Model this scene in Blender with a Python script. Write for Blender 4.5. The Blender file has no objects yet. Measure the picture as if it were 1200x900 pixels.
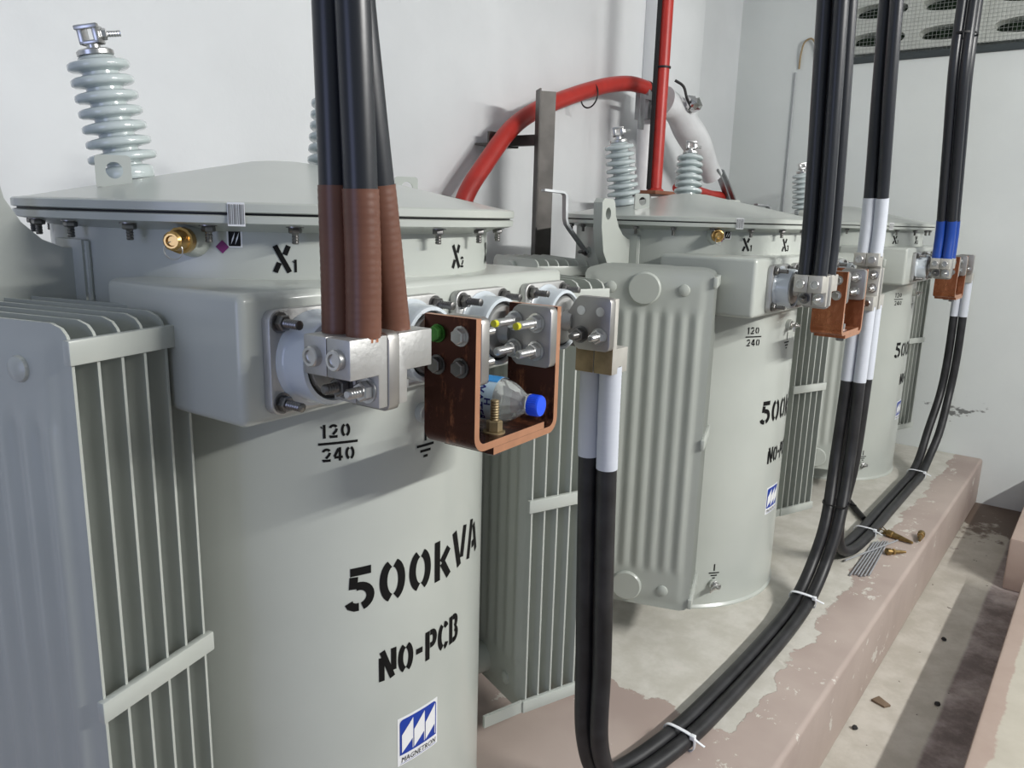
import bpy, bmesh, math, random
from mathutils import Vector, Matrix
random.seed(7)
S = 1.3                      # all lengths below are in units of 1.3 m (camera height above the plinth)
scene = bpy.context.scene
COL = scene.collection
R = math.radians

# ------------------------------------------------------------------ camera
cam_d = bpy.data.cameras.new('camera'); cam = bpy.data.objects.new('camera', cam_d); COL.objects.link(cam)
cam_d.sensor_width = 36; cam_d.lens = 36*915/1200; cam_d.clip_start = .02
yaw, pitch, roll = R(37.73), R(12.3), R(-1.56)
fw = Vector((math.cos(yaw)*math.cos(pitch), math.sin(yaw)*math.cos(pitch), -math.sin(pitch)))
rt = Vector((math.sin(yaw), -math.cos(yaw), 0)); dn = fw.cross(rt)
r2 = rt*math.cos(roll)+dn*math.sin(roll); d2 = dn*math.cos(roll)-rt*math.sin(roll)
cam.matrix_world = Matrix(((r2.x,-d2.x,-fw.x,0),(r2.y,-d2.y,-fw.y,0),(r2.z,-d2.z,-fw.z,S),(0,0,0,1)))
scene.camera = cam

# ------------------------------------------------------------------ world, lamps, exposure
w = bpy.data.worlds.new('world'); scene.world = w; w.use_nodes = True
w.node_tree.nodes['Background'].inputs['Color'].default_value = (.80, .90, 1.0, 1)
w.node_tree.nodes['Background'].inputs['Strength'].default_value = .29
def area(name, loc, target, sx, sy, power, color):
    d = bpy.data.lights.new(name, 'AREA'); d.shape = 'RECTANGLE'; d.size = sx; d.size_y = sy; d.energy = power; d.color = color
    o = bpy.data.objects.new(name, d); COL.objects.link(o); o.location = Vector(loc)*S
    o.rotation_euler = (Vector(target)-Vector(loc)).to_track_quat('-Z', 'Y').to_euler()
    return o
area('tube_lamp', (1.60, -1.85, 1.98), (1.6, .9, .6), 1.6, .07, 148, (1, .985, .95))
area('tube_lamp_far', (3.2, -1.80, 1.90), (2.9, .7, .6), 1.3, .07, 18, (1, .985, .96))
area('doorway_daylight', (-1.7, .35, 1.0), (.3, .9, .7), 1.2, 1.8, 16, (.54, .61, 1))
vs = scene.view_settings
vs.view_transform = 'Standard'; vs.look = 'None'; vs.gamma = 1; vs.use_curve_mapping = False
vs.exposure = .0

# ------------------------------------------------------------------ materials
def mat(name, color, rough=.5, metal=0., coat=0., noise=0., nscale=8., bump=0., bscale=60., spec=.5, trans=0., ior=1.45):
    m = bpy.data.materials.new(name); m.use_nodes = True
    nt = m.node_tree; b = nt.nodes['Principled BSDF']
    b.inputs['Base Color'].default_value = (*color, 1); b.inputs['Roughness'].default_value = rough
    b.inputs['Metallic'].default_value = metal; b.inputs['Coat Weight'].default_value = coat
    b.inputs['Coat Roughness'].default_value = .12
    b.inputs['Specular IOR Level'].default_value = spec
    b.inputs['Transmission Weight'].default_value = trans; b.inputs['IOR'].default_value = ior
    if noise or bump:
        tc = nt.nodes.new('ShaderNodeTexCoord')
    if noise:
        n = nt.nodes.new('ShaderNodeTexNoise'); n.inputs['Scale'].default_value = nscale; n.inputs['Detail'].default_value = 5
        nt.links.new(tc.outputs['Object'], n.inputs['Vector'])
        r = nt.nodes.new('ShaderNodeValToRGB')
        r.color_ramp.elements[0].position = .3; r.color_ramp.elements[1].position = .7
        r.color_ramp.elements[0].color = (*[c*(1-noise) for c in color], 1)
        r.color_ramp.elements[1].color = (*[min(1, c*(1+noise*.6)) for c in color], 1)
        nt.links.new(n.outputs['Fac'], r.inputs['Fac']); nt.links.new(r.outputs['Color'], b.inputs['Base Color'])
    if bump:
        n2 = nt.nodes.new('ShaderNodeTexNoise'); n2.inputs['Scale'].default_value = bscale; n2.inputs['Detail'].default_value = 4
        nt.links.new(tc.outputs['Object'], n2.inputs['Vector'])
        bp = nt.nodes.new('ShaderNodeBump'); bp.inputs['Strength'].default_value = bump; bp.inputs['Distance'].default_value = .004
        nt.links.new(n2.outputs['Fac'], bp.inputs['Height']); nt.links.new(bp.outputs['Normal'], b.inputs['Normal'])
    return m
M = {}
M['paint'] = mat('grey_enamel', (.455, .480, .445), .30, coat=.25, noise=.04, nscale=5, bump=.06, bscale=18)
M['paint_fin'] = mat('grey_enamel_radiator', (.440, .465, .430), .33, coat=.2, noise=.04, nscale=6)
M['porcelain'] = mat('grey_porcelain', (.50, .56, .56), .12, coat=.6)
M['porcelain_ring'] = mat('pale_porcelain', (.55, .60, .64), .14, coat=.5)
M['steel'] = mat('zinc_steel', (.62, .62, .61), .30, metal=1, noise=.12, nscale=40)
M['darksteel'] = mat('dark_bolt_steel', (.23, .225, .22), .35, metal=1, noise=.2, nscale=60)
M['alu'] = mat('cast_aluminium', (.50, .50, .49), .48, metal=.8, noise=.08, nscale=25, bump=.15, bscale=120)
M['alu_dull'] = mat('dull_tinned_plate', (.40, .39, .375), .42, metal=.9, noise=.12, nscale=18)
M['tin'] = mat('tinned_clamp', (.52, .505, .465), .48, metal=.5, noise=.1, nscale=30)
M['gasket'] = mat('black_rubber', (.012, .012, .013), .55)
M['cable'] = mat('black_cable_sheath', (.016, .018, .023), .33, spec=.6, bump=.05, bscale=25)
M['cable_dusty'] = mat('dusty_cable_sheath', (.020, .020, .022), .42, noise=.5, nscale=18)
M['white_tape'] = mat('white_tape', (.55, .58, .64), .5)
M['blue_tape'] = mat('blue_tape', (.012, .055, .30), .35)
M['red'] = mat('red_heat_shrink', (.43, .030, .022), .38, noise=.15, nscale=12)
M['black_ink'] = mat('black_stencil_ink', (.006, .006, .006), .55, spec=.2)
M['grey_ink'] = mat('faded_grey_ink', (.16, .165, .16), .5)
M['brass'] = mat('brass', (.62, .40, .15), .28, metal=1, noise=.2, nscale=40)
M['bronze'] = mat('tarnished_brass', (.30, .20, .08), .4, metal=.9, noise=.4, nscale=50)
M['brown_lug'] = mat('tarnished_lug', (.28, .215, .12), .5, metal=.5, noise=.35, nscale=30)
M['cu_strand'] = mat('copper_strand', (.75, .33, .18), .35, metal=1)
M['cu_edge'] = mat('copper_cut_edge', (.70, .36, .22), .4, metal=.8, noise=.1, nscale=30)
M['iron'] = mat('raw_angle_iron', (.105, .098, .092), .5, metal=.5, noise=.35, nscale=9)
M['galv'] = mat('galvanised_strap', (.36, .375, .385), .4, metal=.8, noise=.15, nscale=20)
M['white_wrap'] = mat('white_plastic_wrap', (.66, .67, .68), .45, noise=.1, nscale=10, bump=.5, bscale=25)
M['foil'] = mat('crumpled_foil', (.75, .75, .76), .2, metal=1)
M['sticker'] = mat('white_sticker', (.78, .79, .80), .45)
M['blue_print'] = mat('blue_print', (.010, .045, .33), .4)
M['purple'] = mat('purple_sticker', (.18, .012, .13), .5)
M['white_tie'] = mat('white_cable_tie', (.78, .80, .83), .4)
M['cap_blue'] = mat('blue_bottle_cap', (.012, .085, .80), .35)
M['label'] = mat('bottle_label_pale', (.55, .72, .86), .35)
M['label_blue'] = mat('bottle_label_blue', (.05, .30, .70), .35)
M['label_green'] = mat('bottle_label_green', (.05, .30, .16), .35)
M['navy'] = mat('bottle_label_ink', (.015, .02, .20), .4)
M['pet'] = mat('clear_bottle_plastic', (.97, .99, 1.0), .03, trans=.82, ior=1.12, coat=1.0, bump=.35, bscale=30)
M['pet'].node_tree.nodes['Principled BSDF'].inputs['Coat Roughness'].default_value = .05
M['water'] = mat('water', (.95, .98, 1.0), .0, trans=1.0, ior=1.33)
M['frame_dark'] = mat('dark_frame_steel', (.045, .055, .058), .5)
M['vent'] = mat('vent_block', (.58, .60, .56), .7, noise=.06, nscale=10)
M['mesh_wire'] = mat('mesh_wire', (.30, .32, .30), .5, metal=.3)
M['outside'] = mat('leaves_beyond_vent', (.012, .030, .010), .8, noise=.8, nscale=14)
M['dark_void'] = mat('vent_duct', (.05, .06, .05), .9)
M['green_paint'] = mat('green_paint_mark', (.07, .24, .05), .4, metal=.5)
M['yellow_paint'] = mat('yellow_paint_mark', (.60, .58, .03), .4)
M['phenolic'] = mat('brown_board', (.22, .085, .045), .5, noise=.2)
M['wire_tan'] = mat('tan_wire', (.30, .22, .12), .5)
M['conduit'] = mat('grey_wire', (.38, .40, .41), .5)
M['wood'] = mat('dirty_wood_chip', (.17, .12, .08), .8)
M['stone'] = mat('dark_pebble', (.03, .03, .03), .9)
M['rust'] = mat('rusty_bolt', (.16, .07, .04), .6, metal=.4)
M['rod'] = mat('welding_electrode', (.36, .37, .39), .5, metal=.4)

def nodes(m):
    nt = m.node_tree; return nt, nt.nodes['Principled BSDF']
def ramp(nt, stops):
    r = nt.nodes.new('ShaderNodeValToRGB'); e = r.color_ramp.elements
    while len(e) < len(stops): e.new(.5)
    for k, (p, c) in enumerate(stops): e[k].position = p; e[k].color = (*c, 1)
    return r
def noise(nt, scale, detail=6, vec=None, rough=.55):
    n = nt.nodes.new('ShaderNodeTexNoise'); n.inputs['Scale'].default_value = scale; n.inputs['Detail'].default_value = detail
    n.inputs['Roughness'].default_value = rough
    if vec: nt.links.new(vec, n.inputs['Vector'])
    return n
def mathn(nt, op, a, b):
    n = nt.nodes.new('ShaderNodeMath'); n.operation = op; n.use_clamp = False
    for k, v in enumerate((a, b)):
        if isinstance(v, (int, float)): n.inputs[k].default_value = v
        else: nt.links.new(v, n.inputs[k])
    return n.outputs[0]
def mixc(nt, fac, a, b):
    n = nt.nodes.new('ShaderNodeMix'); n.data_type = 'RGBA'
    nt.links.new(fac, n.inputs[0])
    for k, v in ((6, a), (7, b)):
        if isinstance(v, tuple): n.inputs[k].default_value = (*v, 1)
        else: nt.links.new(v, n.inputs[k])
    return n.outputs[2]
def smooth(nt, val, lo, hi):
    n = nt.nodes.new('ShaderNodeMapRange'); n.interpolation_type = 'SMOOTHSTEP'
    nt.links.new(val, n.inputs[0]); n.inputs[1].default_value = lo; n.inputs[2].default_value = hi
    return n.outputs[0]

# copper: brown base with brighter rubbed streaks
def copper(name, dark, bright, amount, rough):
    m = mat(name, dark, rough, metal=.85); nt, b = nodes(m)
    tc = nt.nodes.new('ShaderNodeTexCoord'); mp = nt.nodes.new('ShaderNodeMapping'); mp.inputs['Scale'].default_value = (1, 1, .35)
    nt.links.new(tc.outputs['Object'], mp.inputs['Vector'])
    n = noise(nt, 26, 7, mp.outputs[0], .7); f = smooth(nt, n.outputs['Fac'], .58-amount*.25, .76-amount*.2)
    nt.links.new(mixc(nt, f, dark, bright), b.inputs['Base Color'])
    n2 = noise(nt, 9, 3, tc.outputs['Object']); nt.links.new(smooth(nt, n2.outputs['Fac'], -.2, 1.6), b.inputs['Roughness'])
    return m
M['cu_dark'] = copper('dark_brown_copper', (.080, .032, .024), (.46, .18, .095), .22, .35)  # darker brown base than the orange brackets
M['cu_orange'] = copper('orange_copper', (.33, .115, .055), (.50, .20, .10), .5, .35)

# brown tape: fine wound ridges
m = mat('brown_wound_tape', (.185, .070, .042), .38); M['brown_tape'] = m
nt, b = nodes(m); tc = nt.nodes.new('ShaderNodeTexCoord'); n = noise(nt, 10, 3, tc.outputs['Object'])
nt.links.new(mixc(nt, n.outputs['Fac'], (.105, .044, .029), (.185, .080, .050)), b.inputs['Base Color'])

# walls: white plaster with faint trowel marks, scuffs low on the end wall
def wall_mat(name, scuffs):
    m = mat(name, (.72, .74, .75), .55); nt, b = nodes(m)
    tc = nt.nodes.new('ShaderNodeTexCoord'); n = noise(nt, 1.4, 6, tc.outputs['Object']); n2 = noise(nt, 30, 4, tc.outputs['Object'])
    c = mixc(nt, smooth(nt, n.outputs['Fac'], .3, .75), (.63, .66, .65) if scuffs else (.65, .67, .68), (.69, .72, .705) if scuffs else (.73, .75, .76))
    n3 = noise(nt, 5, 8, tc.outputs['Object'], .7)
    c = mixc(nt, smooth(nt, n3.outputs['Fac'], .69, .76), c, (.57, .59, .59))
    if scuffs:
        sx = nt.nodes.new('ShaderNodeSeparateXYZ'); nt.links.new(tc.outputs['Object'], sx.inputs[0])
        mp = nt.nodes.new('ShaderNodeMapping'); mp.inputs['Scale'].default_value = (1, 9, 20); mp.inputs['Rotation'].default_value = (.35, 0, 0)
        nt.links.new(tc.outputs['Object'], mp.inputs[0]); n4 = noise(nt, 1.0, 5, mp.outputs[0], .65)
        dz = mathn(nt, 'ABSOLUTE', mathn(nt, 'SUBTRACT', sx.outputs['Z'], .205*S), 0)
        dy = mathn(nt, 'ABSOLUTE', mathn(nt, 'SUBTRACT', sx.outputs['Y'], .52*S), 0)
        band = mathn(nt, 'ADD', mathn(nt, 'MULTIPLY', dz, 2.2), mathn(nt, 'MULTIPLY', dy, .75))
        f = smooth(nt, mathn(nt, 'SUBTRACT', n4.outputs['Fac'], band), .43, .50)
        c = mixc(nt, mathn(nt, 'MULTIPLY', f, .8), c, (.05, .05, .048))
    nt.links.new(c, b.inputs['Base Color'])
    bp = nt.nodes.new('ShaderNodeBump'); bp.inputs['Strength'].default_value = .25; bp.inputs['Distance'].default_value = .006
    nt.links.new(mathn(nt, 'ADD', n3.outputs['Fac'], mathn(nt, 'MULTIPLY', n2.outputs['Fac'], .3)), bp.inputs['Height'])
    nt.links.new(bp.outputs['Normal'], b.inputs['Normal'])
    return m
M['wall'] = wall_mat('white_plaster', False)
M['wall_end'] = wall_mat('white_plaster_scuffed', True)

# plinth: pink floor paint, worn through to cream screed near the transformers
def plinth_mat():
    m = mat('worn_pink_floor_paint', (.40, .33, .29), .6); nt, b = nodes(m)
    tc = nt.nodes.new('ShaderNodeTexCoord'); sx = nt.nodes.new('ShaderNodeSeparateXYZ'); nt.links.new(tc.outputs['Object'], sx.inputs[0])
    n = noise(nt, 3.5, 8, tc.outputs['Object'], .62); nb = noise(nt, 1.6, 4, tc.outputs['Object']); nf = noise(nt, 9, 7, tc.outputs['Object'], .65)
    pink = mixc(nt, smooth(nt, nb.outputs['Fac'], .35, .65), (.335, .265, .235), (.43, .355, .315))
    cream = mixc(nt, smooth(nt, nf.outputs['Fac'], .35, .7), (.47, .45, .395), (.58, .56, .51))
    # worn field: y beyond .5 and x beyond 1.45, ragged by noise
    fy = mathn(nt, 'MULTIPLY', mathn(nt, 'SUBTRACT', sx.outputs['Y'], .482*S), 2.2)
    fx = mathn(nt, 'MULTIPLY', mathn(nt, 'SUBTRACT', sx.outputs['X'], 1.36*S), 1.3)
    f = mathn(nt, 'MINIMUM', fy, fx)
    f = mathn(nt, 'ADD', f, mathn(nt, 'MULTIPLY', mathn(nt, 'SUBTRACT', n.outputs['Fac'], .5), .55))
    mask = smooth(nt, f, -.004, .006)
    c = mixc(nt, mask, pink, cream)
    specks = smooth(nt, nf.outputs['Fac'], .645, .655)
    c = mixc(nt, specks, c, (.58, .55, .50))
    n9 = noise(nt, 13, 9, tc.outputs['Object'], .72)            # flaked spots along the traffic side
    near = smooth(nt, mathn(nt, 'ABSOLUTE', mathn(nt, 'SUBTRACT', sx.outputs['Y'], .47*S), 0), .14, .04)
    fl = smooth(nt, mathn(nt, 'ADD', n9.outputs['Fac'], mathn(nt, 'MULTIPLY', near, .075)), .665, .675)
    c = mixc(nt, fl, c, (.56, .535, .48))
    nt.links.new(c, b.inputs['Base Color'])
    bp = nt.nodes.new('ShaderNodeBump'); bp.inputs['Strength'].default_value = .6; bp.inputs['Distance'].default_value = .004
    h = mathn(nt, 'SUBTRACT', mathn(nt, 'MULTIPLY', nf.outputs['Fac'], .5), mathn(nt, 'MULTIPLY', mask, .35))
    nt.links.new(h, bp.inputs['Height']); nt.links.new(bp.outputs['Normal'], b.inputs['Normal'])
    return m
M['plinth'] = plinth_mat()
def floor_mat():
    m = mat('trench_floor', (.5, .47, .41), .6); nt, b = nodes(m)
    tc = nt.nodes.new('ShaderNodeTexCoord'); sx = nt.nodes.new('ShaderNodeSeparateXYZ'); nt.links.new(tc.outputs['Object'], sx.inputs[0])
    nf = noise(nt, 7, 7, tc.outputs['Object'], .65); nb = noise(nt, 2.2, 5, tc.outputs['Object'])
    cream = mixc(nt, smooth(nt, nf.outputs['Fac'], .35, .7), (.42, .39, .335), (.54, .51, .455))
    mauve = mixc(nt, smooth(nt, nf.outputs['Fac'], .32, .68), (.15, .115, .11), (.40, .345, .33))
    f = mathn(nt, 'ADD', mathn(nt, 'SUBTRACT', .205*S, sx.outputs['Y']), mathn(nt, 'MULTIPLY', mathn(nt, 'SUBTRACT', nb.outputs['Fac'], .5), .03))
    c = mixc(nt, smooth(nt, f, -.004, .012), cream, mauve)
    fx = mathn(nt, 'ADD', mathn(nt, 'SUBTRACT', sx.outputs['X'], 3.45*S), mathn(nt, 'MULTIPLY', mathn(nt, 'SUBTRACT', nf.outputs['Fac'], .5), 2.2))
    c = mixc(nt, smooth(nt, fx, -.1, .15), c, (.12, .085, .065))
    d = smooth(nt, noise(nt, 26, 3, tc.outputs['Object']).outputs['Fac'], .72, .75)
    c = mixc(nt, d, c, (.08, .06, .05))
    nt.links.new(c, b.inputs['Base Color'])
    bp = nt.nodes.new('ShaderNodeBump'); bp.inputs['Strength'].default_value = .5; bp.inputs['Distance'].default_value = .004
    nt.links.new(nf.outputs['Fac'], bp.inputs['Height']); nt.links.new(bp.outputs['Normal'], b.inputs['Normal'])
    return m
M['floor'] = floor_mat()
def kerb_mat():
    m = mat('pink_kerb_paint', (.47, .38, .33), .6); nt, b = nodes(m)
    tc = nt.nodes.new('ShaderNodeTexCoord'); sx = nt.nodes.new('ShaderNodeSeparateXYZ'); nt.links.new(tc.outputs['Object'], sx.inputs[0])
    nf = noise(nt, 9, 7, tc.outputs['Object'], .65)
    f = mathn(nt, 'ADD', mathn(nt, 'SUBTRACT', .066*S, sx.outputs['Y']), mathn(nt, 'MULTIPLY', mathn(nt, 'SUBTRACT', nf.outputs['Fac'], .5), .05))
    pink = mixc(nt, nf.outputs['Fac'], (.40, .30, .25), (.50, .40, .345))
    cream = mixc(nt, nf.outputs['Fac'], (.44, .405, .33), (.62, .58, .50))
    nt.links.new(mixc(nt, smooth(nt, f, -.003, .004), pink, cream), b.inputs['Base Color'])
    return m
M['kerb'] = kerb_mat()

# ------------------------------------------------------------------ mesh builder
class MB:
    def __init__(s): s.v = []; s.f = []
    def add(s, vs_, fs):
        k = len(s.v); s.v += [Vector(p) for p in vs_]; s.f += [tuple(i+k for i in f) for f in fs]; return s
    def box(s, a, b):
        (x0, y0, z0), (x1, y1, z1) = a, b
        return s.add([(x0,y0,z0),(x1,y0,z0),(x1,y1,z0),(x0,y1,z0),(x0,y0,z1),(x1,y0,z1),(x1,y1,z1),(x0,y1,z1)],
                     [(0,3,2,1),(4,5,6,7),(0,1,5,4),(1,2,6,5),(2,3,7,6),(3,0,4,7)])
    def lathe(s, prof, o=(0,0,0), axis=(0,0,1), n=32, close=True):
        ax = Vector(axis).normalized(); q = Vector((0,0,1)).rotation_difference(ax); o = Vector(o)
        vs_ = []; fs = []
        for (r, z) in prof:
            for k in range(n):
                a = 2*math.pi*k/n; vs_.append(o+q@Vector((r*math.cos(a), r*math.sin(a), z)))
        for i in range(len(prof)-1):
            for k in range(n):
                fs.append((i*n+k, i*n+(k+1)%n, (i+1)*n+(k+1)%n, (i+1)*n+k))
        if close:
            fs.append(tuple(range(n))[::-1]); fs.append(tuple((len(prof)-1)*n+k for k in range(n)))
        return s.add(vs_, fs)
    def cyl(s, p0, p1, r, n=20, r1=None):
        p0 = Vector(p0); p1 = Vector(p1); return s.lathe([(r, 0), (r if r1 is None else r1, (p1-p0).length)], p0, p1-p0, n)
    def tube(s, pts, r, n=14, cap=True):
        pts = [Vector(p) for p in pts]; N = len(pts); vs_ = []; fs = []
        t0 = (pts[1]-pts[0]).normalized(); u = t0.orthogonal().normalized()
        for i in range(N):
            t = (pts[min(i+1, N-1)]-pts[max(i-1, 0)]).normalized()
            u = (u-t*u.dot(t)).normalized(); w_ = t.cross(u); rr = r(i/(N-1)) if callable(r) else r
            for k in range(n):
                a = 2*math.pi*k/n; vs_.append(pts[i]+(u*math.cos(a)+w_*math.sin(a))*rr)
        for i in range(N-1):
            for k in range(n): fs.append((i*n+k, i*n+(k+1)%n, (i+1)*n+(k+1)%n, (i+1)*n+k))
        if cap: fs.append(tuple(range(n))[::-1]); fs.append(tuple((N-1)*n+k for k in range(n)))
        return s.add(vs_, fs)
    def prism(s, poly, ext):       # poly: 3D points of a planar outline, ext: extrusion vector
        n = len(poly); e = Vector(ext); P = [Vector(p) for p in poly]
        return s.add(P+[p+e for p in P], [tuple(range(n))[::-1], tuple(range(n, 2*n))]+[(k, (k+1)%n, (k+1)%n+n, k+n) for k in range(n)])
    def strap(s, pts, wdir, width, th):   # flat bar following pts, width along wdir
        W = Vector(wdir).normalized()*width/2; pts = [Vector(p) for p in pts]; vs_ = []; fs = []
        for i, p in enumerate(pts):
            t = (pts[min(i+1, len(pts)-1)]-pts[max(i-1, 0)]).normalized(); nn = t.cross(W).normalized()*th/2
            vs_ += [p-W-nn, p+W-nn, p+W+nn, p-W+nn]
        for i in range(len(pts)-1):
            for k in range(4): fs.append((i*4+k, i*4+(k+1)%4, i*4+4+(k+1)%4, i*4+4+k))
        e = 4*(len(pts)-1); fs += [(3, 2, 1, 0), (e, e+1, e+2, e+3)]
        return s.add(vs_, fs)
    def bolt(s, p, d, head=.006, th=.0055, stud=.02, sr=.0033, washer=.0085):
        p = Vector(p); d = Vector(d).normalized()
        s.lathe([(washer, 0), (washer, .0018)], p, d, 16)
        s.lathe([(head*.9, .0018), (head, .0028), (head, th), (head*.86, th+.0012)], p, d, 6)
        if stud:
            prof = []; z = th; k = 0
            while z < stud: prof.append((sr if k % 2 else sr*.84, z)); z += .0016; k += 1
            prof.append((sr*.6, stud)); s.lathe(prof, p, d, 10)
        return s
    def mesh(s, name, m, bevel=0, seg=2, angle=35):
        me = bpy.data.meshes.new(name); me.from_pydata([p*S for p in s.v], [], s.f)
        bm = bmesh.new(); bm.from_mesh(me); bmesh.ops.recalc_face_normals(bm, faces=bm.faces)
        if bevel:
            ed = [e for e in bm.edges if len(e.link_faces) == 2 and e.calc_face_angle(0) > R(40)]
            bmesh.ops.bevel(bm, geom=ed, offset=bevel*S, segments=seg, affect='EDGES', profile=.5, clamp_overlap=True)
        bm.to_mesh(me); bm.free(); me.materials.append(m); me.shade_smooth(); me.set_sharp_from_angle(angle=R(angle))
        return me
    def build(s, name, m, parent=None, bevel=0, seg=2, angle=35, loc=None, rot=None):
        return obj(name, s.mesh(name, m, bevel, seg, angle), parent, loc, rot)
def obj(name, me, parent=None, loc=None, rot=None):
    o = bpy.data.objects.new(name, me); COL.objects.link(o)
    if parent: o.parent = parent
    if loc is not None: o.location = Vector(loc)*S
    if rot is not None: o.rotation_euler = rot
    return o
def tag(o, label, cat, group=None):
    o['label'] = label; o['category'] = cat
    if group: o['group'] = group
    return o
def thing(name, label, cat, loc=(0,0,0), rz=0, group=None):
    o = bpy.data.objects.new(name, None); COL.objects.link(o); o.empty_display_size = .05
    o.location = Vector(loc)*S; o.rotation_euler = (0, 0, rz); return tag(o, label, cat, group)
def struct(name, mb, m, **k):
    o = mb.build(name, m, **k); o['kind'] = 'structure'; return o
def copy_tree(o, parent=None):
    c = o.copy(); COL.objects.link(c)
    if parent: c.parent = parent
    for ch in list(o.children): copy_tree(ch, c)
    return c
def spline(pts, n=10):           # centripetal Catmull-Rom through the points
    P = [Vector(p) for p in pts]; P = [P[0]*2-P[1]]+P+[P[-1]*2-P[-2]]; out = []
    for i in range(1, len(P)-2):
        a, b, c, d = P[i-1:i+3]
        t0 = 0; t1 = t0+(b-a).length**.5; t2 = t1+(c-b).length**.5; t3 = t2+(d-c).length**.5
        for k in range(n):
            t = t1+(t2-t1)*k/n
            A1 = a*((t1-t)/(t1-t0))+b*((t-t0)/(t1-t0)); A2 = b*((t2-t)/(t2-t1))+c*((t-t1)/(t2-t1)); A3 = c*((t3-t)/(t3-t2))+d*((t-t2)/(t3-t2))
            B1 = A1*((t2-t)/(t2-t0))+A2*((t-t0)/(t2-t0)); B2 = A2*((t3-t)/(t3-t1))+A3*((t-t1)/(t3-t1))
            out.append(B1*((t2-t)/(t2-t1))+B2*((t-t1)/(t2-t1)))
    out.append(P[-2]); return out

# ------------------------------------------------------------------ stencil lettering
def arc(cx, cy, rx, ry, a0, a1, n=10):
    return [(cx+rx*math.cos(R(a0+(a1-a0)*k/n)), cy+ry*math.sin(R(a0+(a1-a0)*k/n))) for k in range(n+1)]
SW = .19      # stroke width relative to letter height
def glyph(c):   # strokes in a box of height 1; returns (advance, [polyline])
    if c in '0O': return .62, [arc(.29, .5, .20, .415, 105, 255, 12), arc(.31, .5, .20, .415, -75, 75, 12)]
    if c == '5': return .62, [[(.10, .915), (.52, .915)], [(.17, .80), (.15, .52)], arc(.27, .33, .23, .245, 105, -75, 12), [(.06, .22), (.09, .14), (.18, .09), (.26, .09)]]
    if c == '1': return .36, [[(.24, 0), (.24, 1)], [(.05, .80), (.10, .84)]]
    if c == '2': return .60, [arc(.29, .71, .20, .20, 170, 20, 9), [(.50, .66), (.44, .47), (.25, .26)], [(.09, .20), (.10, .085), (.54, .085)]]
    if c == '3': return .58, [arc(.25, .72, .20, .19, 160, -80, 9), arc(.25, .28, .22, .19, 85, -160, 9)]
    if c == '4': return .62, [[(.40, 0), (.40, .20)], [(.40, .36), (.40, 1)], [(.32, .92), (.06, .33)], [(.06, .27), (.58, .27)]]
    if c == 'k': return .58, [[(.11, 0), (.11, 1)], [(.25, .43), (.50, .72)], [(.27, .42), (.50, 0)]]
    if c == 'V': return .62, [[(.07, 1), (.28, .04)], [(.55, 1), (.39, .22)]]
    if c == 'A': return .66, [[(.05, 0), (.26, .98)], [(.40, .80), (.60, 0)], [(.28, .28), (.42, .28)]]
    if c == 'N': return .66, [[(.10, 0), (.10, .80)], [(.12, 1), (.50, .03)], [(.55, .25), (.55, 1)]]
    if c == '-': return .40, [[(.05, .5), (.34, .5)]]
    if c == 'P': return .58, [[(.11, 0), (.11, 1)], [(.24, .92), (.34, .92)]+arc(.34, .70, .14, .22, 90, -90, 8)+[(.24, .48)]]
    if c == 'C': return .58, [arc(.29, .5, .20, .415, 105, 255, 12), arc(.32, .70, .18, .215, 20, 85, 5), arc(.32, .30, .18, .215, -85, -20, 5)]
    if c == 'B': return .60, [[(.11, 0), (.11, 1)], [(.24, .92), (.33, .92)]+arc(.33, .73, .14, .19, 90, -80, 8), [(.24, .085), (.34, .085)]+arc(.34, .28, .16, .195, -90, 80, 8)]
    if c == 'X': return .66, [[(.06, 1), (.58, 0)], [(.56, 1), (.42, .66)], [(.05, 0), (.21, .36)]]
    if c == 'H': return .66, [[(.10, 0), (.10, 1)], [(.55, 0), (.55, 1)], [(.22, .5), (.43, .5)]]
    return .4, []
def text_strokes(txt, u, v, h, sx=1., gap=.08):
    out = []
    for c in txt:
        adv, st = glyph(c)
        for p in st: out.append(([(u+x*h*sx, v+y*h) for x, y in p], SW*h))
        u += (adv+gap)*h*sx
    return out
def strokes_mb(strokes, place):   # place(u, v) -> 3D point on the surface
    mb = MB()
    for pts, wd in strokes:
        P = [Vector((x, y)) for x, y in pts]; Q = [P[0]]
        for a, b in zip(P, P[1:]):
            k = max(1, int((b-a).length/.012)); Q += [a+(b-a)*(i+1)/k for i in range(k)]
        vs_ = []; fs = []
        for i, p in enumerate(Q):
            t = (Q[min(i+1, len(Q)-1)]-Q[max(i-1, 0)]).normalized(); nn = Vector((-t.y, t.x))*wd/2
            vs_ += [place(*(p+nn)), place(*(p-nn))]
        for i in range(len(Q)-1): fs.append((2*i, 2*i+1, 2*i+3, 2*i+2))
        mb.add(vs_, fs)
    return mb
RT = .304                   # tank radius
def on_tank(az0, off=.0006):
    r = RT+off
    def f(u, v):
        a = R(az0)+u/RT; return Vector((r*math.sin(a), -r*math.cos(a), v))
    return f
def radial(az, r, z): return Vector((r*math.sin(R(az)), -r*math.cos(R(az)), z))

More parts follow.
